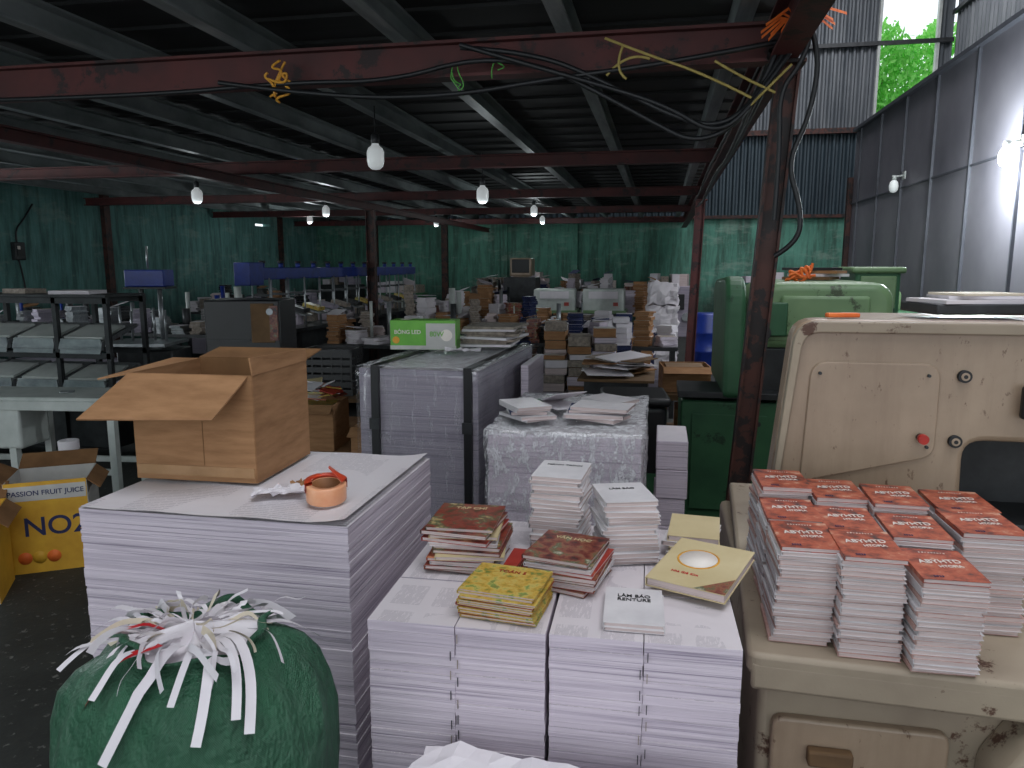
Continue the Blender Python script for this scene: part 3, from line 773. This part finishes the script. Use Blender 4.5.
# ------------------------------------------------------------------ beige machine on the right
def rounded(poly, r, n=5):
    out = []; k = len(poly)
    for i in range(k):
        p0, p1, p2 = Vector(poly[i - 1]), Vector(poly[i]), Vector(poly[(i + 1) % k])
        ri = r[i] if isinstance(r, (list, tuple)) else r
        if ri <= 0: out.append(tuple(p1)); continue
        a_ = p1 + (p0 - p1).normalized() * ri; c_ = p1 + (p2 - p1).normalized() * ri
        for j in range(n + 1):
            t = j / n; q = a_ * (1 - t) ** 2 + p1 * 2 * t * (1 - t) + c_ * t * t
            out.append((q.x, q.y))
    return out
b = B()
head = rounded([(.345, .83), (.93, .83), (.92, 1.17), (1.9, 1.17), (1.9, 1.53), (.41, 1.535)], [0, 0, .06, 0, .05, .07])
b.prism(head, 2.45, 2.56, m_beige, bevel=.02)
b.prism(rounded([(.62, .83), (.93, .83), (.92, 1.2), (1.9, 1.2), (1.9, 1.52), (.62, 1.52)], [0, 0, .06, 0, .05, .07]), 2.55, 3.1, m_beige, bevel=.015)
b.prism(rounded([(.35, .84), (.37, .84), (.437, 1.495), (1.88, 1.495), (1.88, 1.528), (.413, 1.53)], [0, 0, .05, 0, 0, .07]), 2.43, 2.47, m_beige_r, bevel=.005)
plate = rounded([(.45, 1.02), (.835, 1.12), (.835, 1.405), (.465, 1.405)], [.01, .04, .05, .05])
b.prism(plate, 2.44, 2.46, m_beige, bevel=.004)
for x, z in ((.9, 1.37), (.89, 1.17)):
    b.cyl((x, 2.435, z), (x, 2.46, z), .019, m_black, 20); b.cyl((x, 2.432, z), (x, 2.45, z), .012, m_beige, 16); b.cyl((x, 2.43, z), (x, 2.45, z), .006, m_black, 10)
b.cyl((.79, 2.41, 1.18), (.79, 2.46, 1.18), .012, m_black, 14); b.cyl((.79, 2.40, 1.18), (.79, 2.42, 1.18), .015, m_red, 18)
for x, z in ((.49, 1.37), (.80, 1.37), (.81, 1.15)): b.cyl((x, 2.43, z), (x, 2.45, z), .005, m_darkmetal, 8)
b.box((1.07, 2.42, 1.3), (.04, .03, .1), m_black, bevel=.01)
b.prism(rounded([(.22, 1.68), (1.9, 1.60), (1.9, 3.1), (.30, 3.1)], [.03, 0, 0, 0]), .765, .82, m_beige_r, bevel=.012, axis='z')
b.box((1.06, 1.655, .765), (1.66, .03, .07), m_beige_r, (0, 0, -.047), bevel=.01)
b.box((1.08, 2.4, .38), (1.64, 1.3, .76), m_beige_r, bevel=.02)
b.prism(rounded([(.29, .05), (.68, .05), (.68, .64), (.29, .64)], .03), 1.725, 1.755, m_beige, bevel=.008)
b.prism(rounded([(.74, .1), (1.0, .1), (1.0, .70), (.80, .70), (.74, .6)], [.02, .02, .04, .03, .03]), 1.62, 1.76, m_beige_r, bevel=.02)
b.cyl((.86, 1.58, .62), (.86, 1.64, .62), .03, m_red, 16)
b.box((.42, 1.71, .56), (.1, .03, .04), m_wood, (0, 0, 0), bevel=.006)
b.cyl((1.15, 2.3, 1.0), (1.15, 2.46, 1.2), .03, m_beige, 12)
b.box((1.3, 2.75, .86), (.5, .5, .08), m_darkmetal, bevel=.01)
b.box((1.3, 2.9, 1.0), (.9, .3, .3), m_darkmetal, bevel=.01)
b.fin('beige_paper_cutting_machine')
b = B()
b.box((0, 0, .02), (.36, .26, .035), m_darkmetal, bevel=.006)
b.box((-.02, -.01, .044), (.3, .22, .012), m_paper, (0, 0, .12)); b.box((.04, .02, .056), (.28, .2, .01), m_paper, (0, 0, -.12)); b.box((.02, .01, .066), (.24, .17, .008), m_paper2, (0, 0, .2))
b.fin('ledger_books', (1.04, 2.82, 1.537), (0, 0, .15))
b = B(); b.box((0, 0, .008), (.1, .03, .014), m_orope, bevel=.004); b.fin('orange_cutter_knife', (.56, 2.51, 1.537), (0, 0, .2))

# ------------------------------------------------------------------ green press
b = B()
hood = rounded([(.54, 1.2), (1.34, 1.2), (1.34, 1.60), (.54, 1.60)], [.06, .06, .14, .2], 8)
b.prism(hood, 4.72, 5.7, m_greenm, bevel=.05)
b.prism(rounded([(4.60, .9), (5.7, .9), (5.7, 1.6), (4.66, 1.64)], [.06, .06, .1, .22], 8), .38, .5, m_greend, axis='x', bevel=.03)
b.box((.95, 4.715, 1.40), (.5, .05, .24), m_greenm, bevel=.02); b.box((.68, 4.70, 1.38), (.12, .06, .2), m_greend, bevel=.01)
b.cyl((.6, 4.66, 1.3), (.6, 4.72, 1.3), .05, m_darkmetal, 18)
b.box((1.0, 5.2, 1.05), (1.2, .9, .32), m_darkmetal, bevel=.02)
b.box((.43, 4.95, .44), (.58, .6, .88), m_greend, bevel=.015)
b.box((1.2, 5.3, .45), (1.0, .8, .9), m_greend, bevel=.02)
b.box((.43, 4.64, .5), (.44, .01, .6), m_greend, bevel=.002)
for z in (.25, .75): b.cyl((.6, 4.63, z), (.6, 4.65, z), .015, m_darkmetal, 10)
b.box((.42, 4.85, .92), (.6, .45, .04), m_darkmetal, bevel=.005)
b.fin('green_printing_press')
b = B(); b.box((0, 0, .5), (.34, .5, .95), m_greend, bevel=.03); b.box((0, -.26, .8), (.26, .02, .25), m_greenm, bevel=.01); b.box((0, 0, .97), (.4, .55, .05), m_greenm, bevel=.02); b.fin('green_control_cabinet', (1.66, 6.6, .69))
b = B(); b.box((0, 0, .36), (.5, .6, .71), m_darkmetal, bevel=.01); b.fin('cabinet_plinth', (1.66, 6.6, 0))
random.seed(4)
scribble('rope_coil', (.84, 5.0, 1.65), .10, 6, m_orope, .009, 4)
b = B()
for i in range(4): b.box((rr(-.05, .05), rr(-.05, .05), .012 + .02 * i), (.3, .24, .018), [m_wood, m_covW, m_card, m_black][i], (0, 0, rr(-.5, .5)))
b.fin('tool_pile', (1.0, 5.3, 1.602))

# ------------------------------------------------------------------ left: cartons
def open_carton(name, loc, rot, W, D, H, m_f, m_s, txt, tcol, sz):
    b = B(); T = .006
    b.box((0, 0, T / 2), (W, D, T), m_f)
    b.box((0, -D / 2, H / 2), (W, T, H), m_f); b.box((0, D / 2, H / 2), (W, T, H), m_s)
    b.box((-W / 2, 0, H / 2), (T, D, H), m_s); b.box((W / 2, 0, H / 2), (T, D, H), m_s)
    b.box((0, -D / 2 - .004, H * .88), (W * .98, .002, H * .16), m_yel if m_f is m_cwhite else m_cwhite)
    b.quad([(-W / 2, D / 2, H), (W / 2, D / 2, H), (W / 2, D / 2 + .12, H + .06), (-W / 2, D / 2 + .12, H + .06)], m_card_in, T)
    b.quad([(W / 2, -D / 2, H), (W / 2, D / 2, H), (W / 2 + .07, D / 2, H - .06), (W / 2 + .07, -D / 2, H - .06)], m_card_in, T)
    b.quad([(-W / 2, D / 2, H), (-W / 2, -D / 2, H), (-W / 2 - .1, -D / 2, H + .05), (-W / 2 - .1, D / 2, H + .05)], m_card_in, T)
    for i in range(4): b.box((rr(-.03, .03), rr(-.03, .03), .04 + .06 * i), (W * .8, D * .8, .05), m_paper if i % 2 else m_news, (0, 0, rr(-.1, .1)))
    o = b.fin(name, loc, rot)
    text(txt, sz, tcol, o, (W * .08, -D / 2 - .0045, H * .5), (math.pi / 2, 0, 0))
    text('PASSION FRUIT JUICE', sz * .26, m_navy, o, (0, -D / 2 - .0065, H * .88), (math.pi / 2, 0, 0))
    e = B()
    for k in range(3): e.lathe([(.001, 0), (.035, 0), (.035, .0015), (.001, .0015)], m_orope if k != 1 else m_yel, 18, c=(-W * .32 + k * .07, H * .17, 0))
    eo = e.fin('fruit_emblem', (0, -D / 2 - .0045, 0), (math.pi / 2, 0, 0)); eo.parent = o
    return o
open_carton('juice_carton', (-3.50, 3.04, .0), (0, 0, .6), .40, .34, .46, m_cwhite, m_yel, 'NO2', m_yel, .12)
open_carton('juice_carton', (-3.40, 3.58, .0), (0, 0, .55), .40, .34, .52, m_yel, m_cwhite, 'NO2', m_navy, .15)
b = B()
b.box((0, 0, .77), (1.6, .45, .04), m_whitep, bevel=.01); b.box((0, -.22, .73), (1.6, .03, .07), m_whitep, bevel=.006)
for x in (-.75, .0, .74):
    for y in (-.18, .18): b.box((x, y, .375), (.05, .05, .75), m_whitep)
b.box((0, -.18, .25), (1.5, .03, .04), m_whitep); b.box((0, .18, .25), (1.5, .03, .04), m_whitep)
b.box((-.3, -.06, .56), (.75, .3, .3), m_whitep, bevel=.02); b.cyl((-.4, -.22, .55), (-.4, -.24, .55), .04, m_darkmetal, 16)
b.cyl((.3, 0, .8), (.3, 0, .79), .05, m_steel, 12)
b.fin('white_conveyor_table', (-4.5, 4.6, 0), (0, 0, .12))
b = B(); b.lathe([(.001, 0), (.06, 0), (.062, .003), (.062, .12), (.06, .123), (.02, .123), (.02, 0)], m_paper, 24)
b.cyl((0, 0, -.45), (0, 0, 0), .09, m_darkmetal, 12)
b.fin('paper_roll_on_stand', (-3.76, 4.12, .45))

b = B()
for tier, z in ((0, .62), (1, .98)):
    for i in range(5):
        x = -1.0 + i * .47
        prof_ = [( -.25, 0), (-.23, .07), (.22, .20), (.24, .17), (-.2, .04), (-.21, 0)]
        P_ = rounded(prof_, .012, 2)
        b.prism([(y_, z + zz) for y_, zz in P_], x - .21, x + .21, m_steel, axis='x')
        b.box((x, -.05, z + .14), (.38, .3, .02), m_whitep, (.28, 0, 0))
        b.box((x, -.235, z + .03), (.4, .012, .13), m_steel, (-.15, 0, 0), bevel=.003)
for x in (-1.25, -.3, .65, 1.15):
    for y_ in (-.22, .24): b.box((x, y_, .72), (.04, .04, 1.44), m_darkmetal)
for z in (.55, .93, 1.4):
    for y_ in (-.22, .24): b.box((-.05, y_, z), (2.45, .04, .05), m_darkmetal)
b.box((-.05, 0, 1.44), (2.45, .5, .02), m_darkmetal)
b.box((.7, 0, 1.465), (.35, .3, .03), m_paper, (0, 0, .2)); b.box((.1, .05, 1.47), (.3, .2, .04), m_news, (0, 0, -.2)); b.cyl((-.4, 0, 1.45), (-.4, 0, 1.6), .05, m_whitep, 14)
b.box((-.05, 0, .3), (2.3, .4, .4), m_darkmetal, bevel=.02)
b.fin('collating_tray_rack', (-5.75, 5.8, 0), (0, 0, .0))

b = B(); b.box((.04, 0, 0), (.08, .18, .26), m_darkmetal, bevel=.01); b.box((.085, 0, -.02), (.01, .12, .1), m_black); b.box((.085, -.03, .05), (.015, .04, .05), m_inkwhite)
o = b.fin('electrical_switch_box', (XL, 9.55, 1.9))
curve('conduit_cable', [[(0.03, 0, .12), (.03, -.02, .3), (.03, .15, .45), (.03, .35, .7)], [(0.03, 0, -.12), (.03, .1, -.5), (.03, .1, -1.2)]], .012, m_cable, o)
b = B(); b.box((0, 0, 1.56), (.42, .26, .18), m_blue, bevel=.01); b.box((0, 0, 1.455), (.45, .28, .02), m_darkmetal)
b.cyl((-.1, 0, .8), (-.1, 0, 1.46), .025, m_steel, 10); b.cyl((.1, 0, .8), (.1, 0, 1.46), .025, m_steel, 10); b.box((0, 0, .45), (.6, .5, .7), m_darkmetal, bevel=.02); b.cyl((.0, -.02, 1.66), (.0, -.02, 1.9), .012, m_steel, 8)
b.box((0, -.22, .88), (.7, .6, .03), m_steel)
for i in range(5): b.cyl((-.25 + i * .12, -.2, .9), (-.25 + i * .12, -.2, 1.2 + rr(0, .1)), .015, m_steel, 6)
b.fin('blue_control_box', (-5.45, 7.3, 0), (0, 0, .2))

b = B(); Lg = 5.8
b.box((0, Lg / 2, 1.6), (.14, Lg, .14), m_blue, bevel=.01)
b.box((-.02, .12, 1.60), (.2, .3, .26), m_blue, bevel=.01)
n = 13
for i in range(n):
    y = .35 + i * (Lg - .5) / (n - 1)
    b.cyl((.02, y, 1.66), (.02, y, 1.72), .03, m_blue, 10); b.cyl((.02, y, 1.72), (.02, y, 1.75), .04, m_darkmetal, 10)
    b.cyl((.1, y, .9), (.1, y, 1.55), .012, m_steel, 6); b.cyl((-.12, y, .9), (-.12, y, 1.55), .012, m_steel, 6)
    b.box((0, y, 1.1), (.3, .2, .02), m_steel, (0, .25, 0))
    b.box((0, y, 1.15), (.24, .18, .05), [m_pside2, m_news, m_darkmetal, m_covY][i % 4], (0, .25, 0))
    b.box((0, y, 1.35), (.2, .03, .03), m_darkmetal)
    b.box((-.3, y, 1.0), (.2, .2, rr(.1, .24)), [m_news, m_pside][i % 2], (0, 0, .1))
b.box((-.2, Lg / 2, .88), (.6, Lg, .05), m_darkmetal, bevel=.005)
b.box((-.2, Lg / 2, .5), (.4, Lg - .2, .7), m_darkmetal)
for i in range(7): b.box((.06, .2 + i * .9, .43), (.05, .05, .86), m_darkmetal)
b.fin('gathering_machine', (-4.58, 7.75, 0), (0, 0, 0))

b = B(); b.box((0, 0, .7), (.66, .5, 1.4), m_black, bevel=.015); b.box((.18, -.255, 1.2), (.2, .01, .34), m_wood, bevel=.003); b.box((.28, -.26, 1.2), (.07, .02, .3), m_covB)
for z in (.4, .75, 1.05): b.box((-.12, -.256, z), (.36, .012, .012), m_darkmetal)
b.cyl((.25, -.28, 1.3), (.25, -.25, 1.3), .03, m_steel, 12)
b.fin('black_cabinet', (-3.62, 6.2, 0), (0, 0, .2))
def crate(name, loc, rot, W, D, H, m):
    b = B(); T = .012
    b.box((0, 0, T / 2), (W, D, T), m)
    for s in (-1, 1):
        for k in range(6):
            z = H * (k + .5) / 6
            b.box((0, s * D / 2, z), (W, T, H / 6 * .7), m); b.box((s * W / 2, 0, z), (T, D, H / 6 * .7), m)
        for k in range(6):
            b.box((-W / 2 + W * k / 5, s * D / 2, H / 2), (T, T * 1.3, H), m); b.box((s * W / 2, -D / 2 + D * k / 5, H / 2), (T * 1.3, T, H), m)
        b.box((0, s * D / 2, H), (W + .02, .02, .025), m); b.box((s * W / 2, 0, H), (.02, D + .02, .025), m)
    return b.fin(name, loc, rot)
b = B(); b.box((0, 0, .64), (.9, .6, .03), m_wood)
for x in (-.4, .4):
    for y in (-.25, .25): b.box((x, y, .315), (.05, .05, .63), m_wood)
b.box((0.1, .05, .25), (.5, .4, .3), m_card, bevel=.003)
b.fin('work_bench', (-2.62, 5.75, 0), (0, 0, .1))
crate('black_plastic_crate', (-2.62, 5.7, .66), (0, 0, .1), .4, .3, .36, m_black)
def carton(name, loc, rot, W, D, H, open_=True, fill=None):
    b = B(); T = .006
    b.box((0, 0, T / 2), (W, D, T), m_card)
    for s in (-1, 1): b.box((0, s * D / 2, H / 2), (W, T, H), m_card); b.box((s * W / 2, 0, H / 2), (T, D, H), m_card)
    if open_:
        b.quad([(-W / 2, -D / 2, H), (W / 2, -D / 2, H), (W / 2, -D / 2 - .07, H - .05), (-W / 2, -D / 2 - .07, H - .05)], m_card, T)
    else: b.box((0, 0, H), (W, D, T), m_card); b.box((0, 0, H + .004), (W, .05, .002), m_tapeb)
    if fill:
        for i in range(int((H - .02) / .04)): b.box((rr(-.02, .02), rr(-.02, .02), .03 + .04 * i), (W * .8, D * .8, .035), fill[i % len(fill)], (rr(-.1, .1) if i > 3 else 0, 0, rr(-.2, .2)))
    return b.fin(name, loc, rot)
b = B(); pallet(b, -.6, .6, -.5, .5); b.box((0, 0, .28), (1.1, .9, .32), m_card, bevel=.01); b.fin('packed_carton', (-2.1, 4.95, 0), (0, 0, .05))
carton('carton_of_magazines', (-2.35, 4.8, .445), (0, 0, .1), .36, .34, .32, True, [m_covY, m_news, m_covG])
carton('carton_of_booklets', (-1.9, 5.1, .445), (0, 0, .05), .34, .3, .42, True, [m_covB, m_paper])
carton('carton_of_booklets', (-1.82, 4.66, .445), (0, 0, -.05), .3, .26, .2, True, [m_covY, m_paper])
random.seed(77)
b = B()
for i in range(26):
    b.box((rr(-.15, .15), rr(-.12, .12), .01 + rr(0, .1)), (.14, .1, .006), random.choice([m_covY, m_covR, m_covC, m_paper, m_covG]), (rr(-.3, .3), rr(-.3, .3), rr(0, 3)))
b.fin('scattered_magazines', (-2.35, 4.8, .78))

# ------------------------------------------------------------------ mid / far clutter
def table(name, x0, x1, y0, y1, h, m, seed, mats, hmax=.3, tall=0):
    random.seed(seed); b = B()
    b.box(((x0 + x1) / 2, (y0 + y1) / 2, h - .02), (x1 - x0, y1 - y0, .04), m)
    for x in (x0 + .05, x1 - .05):
        for y in (y0 + .05, y1 - .05): b.box((x, y, (h - .04) / 2), (.05, .05, h - .04), m_darkmetal)
    b.box(((x0 + x1) / 2, (y0 + y1) / 2, .25), (x1 - x0 - .15, y1 - y0 - .15, .35), m_pside2)
    nx = max(1, int((x1 - x0) / .22)); ny = max(1, int((y1 - y0) / .26))
    for i in range(nx):
        for j in range(ny):
            if R() < .08: continue
            x = x0 + (i + .5) * (x1 - x0) / nx; y = y0 + (j + .5) * (y1 - y0) / ny
            hh = rr(.02, hmax) * (1 if R() > .15 else 1.4); z = h; w, d = rr(.12, .2), rr(.16, .25); rz = rr(-.5, .5); mm = random.choice(mats)
            while z < h + hh:
                t = rr(.012, .045); b.box((x + rr(-.015, .015), y + rr(-.015, .015), z + t / 2), (w, d, t - .002), mm, (0, 0, rz + rr(-.18, .18)), top=random.choice([m_covW, mm, m_paper, m_news]))
                z += t
            if R() < .3:
                b.box((x, y, z + .03), (w * 1.2, d, .004), random.choice([m_paper, m_card, m_cloth, m_paper]), (rr(-.4, .4), rr(-.4, .4), rz))
    for k in range(tall):
        x = rr(x0 + .1, x1 - .1); y = rr(y0 + .1, y1 - .1)
        b.cyl((x, y, h), (x, y, h + rr(.3, .6)), rr(.01, .05), random.choice([m_steel, m_whitep, m_blue, m_darkmetal]), 8)
    return b.fin(name)
wm = [m_pside, m_pages, m_paper, m_paper, m_news, m_pside2, m_card]
table('sorting_table', -3.9, -2.2, 8.2, 9.2, .78, m_darkmetal, 1, wm + [m_covB, m_cloth], .36, 3)
table('sorting_table', -3.6, -1.7, 10.0, 11.0, .8, m_darkmetal, 2, wm + [m_cloth, m_covR, m_black], .45, 5)
table('sorting_table', -3.7, -2.6, 12.2, 13.2, .8, m_darkmetal, 3, wm + [m_blue], .5, 4)
table('sorting_table', -4.0, -1.0, 15.2, 16.4, .85, m_darkmetal, 4, wm + [m_cloth], .6, 6)
table('sorting_table', -.7, .2, 13.6, 15.4, .85, m_darkmetal, 5, wm + [m_covB], .5, 2)
table('sorting_table', -1.9, -1.2, 6.6, 7.6, .72, m_darkmetal, 6, [m_cloth, m_card, m_news, m_covB, m_pside, m_black], .28)
table('sorting_table', -.3, .2, 8.4, 9.6, .8, m_darkmetal, 8, [m_pside, m_card, m_paper, m_covB], .28)
table('sorting_table', -1.6, -.6, 8.6, 9.8, .8, m_darkmetal, 18, [m_pside, m_cloth, m_paper, m_covB, m_black, m_card], .36, 3)
table('sorting_table', -8.8, -6.4, 8.4, 9.2, .85, m_darkmetal, 9, [m_darkmetal, m_pside2, m_steel], .3, 6)
table('sorting_table', -8.6, -6.2, 12.4, 13.4, .85, m_darkmetal, 10, wm + [m_black], .4, 6)
table('sorting_table', -6.3, -5.25, 8.3, 9.9, .85, m_darkmetal, 12, [m_darkmetal, m_news, m_steel, m_black], .3, 9)
random.seed(90)
b = B()
for i in range(5):
    for j in range(6):
        x, y = -1.42 + i * .3 + rr(-.03, .03), 10.15 + j * .3 + rr(-.03, .03); z = 0
        if y > 11.75: continue
        mm = random.choice(wm + [m_card, m_cloth])
        for k in range(random.randint(4, 17)):
            t = rr(.04, .08); b.box((x + rr(-.02, .02), y + rr(-.02, .02), z + t / 2), (.22, .25, t - .004), mm, (0, 0, rr(-.3, .3)), top=m_paper); z += t
b.fin('aisle_paper_piles')
random.seed(21)
b = B(); pallet(b, -.35, .35, -.45, .45)
for i in range(3):
    for j in range(4):
        z = .12; top = rr(.8, 1.15)
        while z < top:
            t = rr(.04, .09); b.box((-.23 + i * .23 + rr(-.01, .01), -.33 + j * .22, z + t / 2), (.2, .2, t - .006), random.choice([m_pages, m_news, m_pside, m_card, m_paper]), (0, 0, rr(-.12, .12)), top=random.choice([m_covW, m_card, m_news]))
            z += t
b.fin('bundled_book_stacks', (-.75, 7.2, 0), (0, 0, .1))
b = B()
for i in range(12): b.box((rr(-.12, .12), rr(-.14, .14), .02 + i * .012), (rr(.2, .42), rr(.25, .45), .008), [m_paper, m_card, m_paper, m_news, m_wood, m_paper][i % 6], (rr(-.05, .05), rr(-.08, .08), rr(-.8, .8)))
b.box((0, 0, .0), (.6, .7, .02), m_wood); b.box((0, 0, -.4), (.5, .6, .78), m_darkmetal)
b.fin('paper_trolley', (-.33, 6.2, .8))
b = B(); b.box((0, 0, .45), (.36, .4, .9), m_black, bevel=.04, seg=3); b.box((0, 0, .92), (.4, .44, .05), m_black, bevel=.02); b.box((0, -.2, .3), (.3, .02, .4), m_greend); b.fin('black_waste_bin', (-.14, 4.5, 0), (0, 0, .1))
carton('cardboard_carton', (.22, 6.7, .62), (0, 0, .1), .40, .36, .22, True, [m_wood, m_news])
b = B(); b.box((0, 0, .59), (.7, .8, .05), m_wood)
for x in (-.3, .3):
    for y in (-.35, .35): b.box((x, y, .28), (.06, .06, .56), m_wood)
b.box((0, 0, .2), (.6, .7, .04), m_wood); b.box((0, 0, .34), (.4, .4, .22), m_card); b.fin('wooden_bench', (.35, 6.8, 0))
def wmach(name, x, y, w, rot=0):
    b = B(); b.box((0, 0, .45), (w, .6, .9), m_darkmetal, bevel=.02); b.box((0, -.02, 1.1), (w, .5, .4), m_whitep, bevel=.03); b.box((0, -.28, 1.2), (w * .7, .02, .12), m_paper); b.box((w * .3, -.29, 1.05), (.08, .02, .06), m_covG); b.box((0, 0, .92), (w * 1.1, .66, .05), m_greenm)
    b.cyl((-w / 2, 0, 1.1), (-w / 2 - .03, 0, 1.1), .12, m_darkmetal, 16)
    return b.fin(name, (x, y, 0), (0, 0, rot))
wmach('sheet_folding_machine', -1.78, 12.9, .7, .05); wmach('sheet_folding_machine', -.95, 13.0, .7, .0)
b = B(); b.box((0, 0, .18), (.42, .4, .34), m_beige, bevel=.03); b.box((0, -.2, .2), (.33, .02, .25), m_black, bevel=.01); b.box((0, 0, .01), (.3, .3, .03), m_beige)
b.box((0, 0, -.75), (.6, .6, 1.48), m_darkmetal, bevel=.01); b.fin('crt_monitor_on_cabinet', (-2.6, 14.2, 1.48))
for (x, y) in ((.75, 12.6), (.95, 9.2)):
    b = B(); b.lathe([(.001, 0), (.26, 0), (.28, .03), (.27, .3), (.285, .32), (.27, .34), (.27, .6), (.285, .62), (.27, .64), (.27, .9), (.25, .93), (.001, .93)], m_blue, 24)
    b.fin('blue_drum', (x, y, 0))
b = B()
for i in range(4): b.wrapbox(-.24 + .03 * (i % 2), .24, -.22, .22, .35 * i, .35 * i + .34, m_paper, .06, .06, i * 3.1)
b.fin('stacked_white_bags', (.02, 12.4, .02))
def chair(x, y, rot):
    b = B(); b.box((0, 0, .44), (.4, .4, .03), m_blue, bevel=.01); b.box((0, .19, .68), (.4, .03, .4), m_blue, (-.12, 0, 0), bevel=.01)
    for sx in (-.17, .17):
        for sy in (-.17, .17): b.cyl((sx * 1.1, sy * 1.1, 0), (sx, sy, .43), .02, m_blue, 8)
    b.fin('blue_plastic_chair', (x, y, 0), (0, 0, rot))
chair(-2.2, 11.7, .6); chair(-4.0, 14.0, .4)
random.seed(31)
for k, (x, w, h, m) in enumerate(((-8.2, 1.0, 1.2, m_darkmetal), (-6.6, 1.3, 1.0, m_greend), (-3.4, 1.1, 1.25, m_whitep), (-1.6, 1.2, 1.1, m_darkmetal), (.2, 1.0, 1.2, m_pside2), (2.2, 1.4, 1.25, m_greend), (4.2, 1.4, 1.4, m_darkmetal))):
    b = B(); b.box((0, 0, h / 2), (w, .6, h), m, bevel=.02); b.box((w * .1, -.32, h * .7), (w * .5, .04, h * .3), m_whitep if k % 2 else m_black, bevel=.01)
    for i in range(4): b.box((-w * .35 + i * w * .23, 0, h + .06 + R() * .1), (w * .18, .4, .12 + R() * .2), random.choice(wm), (0, 0, rr(-.2, .2)))
    b.cyl((w * .4, -.3, h * .4), (w * .4, -.36, h * .4), .1, m_steel, 16)
    b.fin('workshop_machine', (x, 18.6, 0))
for k, (x, y) in enumerate(((2.3, 9.6), (2.3, 12.0))):
    b = B(); b.box((0, 0, .6), (1.0, 1.2, 1.2), m_greend, bevel=.04, seg=3); b.box((0, -.1, 1.3), (.7, .8, .25), m_greenm, bevel=.06, seg=3); b.cyl((-.5, -.3, .9), (-.58, -.3, .9), .18, m_darkmetal, 20); b.box((0, -.62, .7), (.7, .05, .5), m_darkmetal, bevel=.01)
    b.fin('offset_press', (x, y, 0))

# ------------------------------------------------------------------ lights
w = bpy.data.worlds.new('World'); sc.world = w; w.use_nodes = True
bg = w.node_tree.nodes['Background']; bg.inputs[0].default_value = (.88, .94, 1.0, 1); bg.inputs[1].default_value = 1.6
def area(name, loc, rot, sx, sy, e, col=(.96, .95, 1)):
    l = bpy.data.lights.new(name, 'AREA'); l.shape = 'RECTANGLE'; l.size = sx; l.size_y = sy; l.energy = e; l.color = col
    o = bpy.data.objects.new(name, l); sc.collection.objects.link(o); o.location = loc; o.rotation_euler = rot
    return o
area('added_doorway_fill', (1.0, -3.45, 2.9), (math.radians(90), 0, 0), 9.5, 3.8, 14)
area('added_doorway_fill', (-6.9, -3.45, 1.5), (math.radians(90), 0, 0), 3.6, 2.6, 90, (.88, .97, 1))  # added fill at the unseen left doorway, brightens left wall and trays
area('added_top_fill', (1.5, -.5, 8.98), (0, 0, 0), 7.6, 5.6, 350)  # added overhead fill, out of view, to brighten the foreground stack tops
for y, e in ((8.0, 360), (15.5, 360)): area('added_top_fill', (3.1, y, 8.98), (0, 0, 0), 4.4, 2.8, e)
area('added_window_fill', (XL + .02, 5.75, 1.9), (0, math.radians(-90), 0), 1.3, 4.2, 75, (.88, .96, 1))  # fill light at the added side window, brightens the left machines

# ------------------------------------------------------------------ camera
cam = bpy.data.cameras.new('camera'); co = bpy.data.objects.new('camera', cam); sc.collection.objects.link(co)
cam.sensor_width = 36; cam.lens = 750 / 1024 * 36; cam.clip_start = .02; cam.clip_end = 200
co.location = (0, 0, 1.7); co.rotation_euler = (math.pi / 2 - math.atan(119 / 750), 0, math.atan(148 / 750))
sc.camera = co
sc.view_settings.view_transform = 'Standard'
sc.view_settings.exposure = -0.2
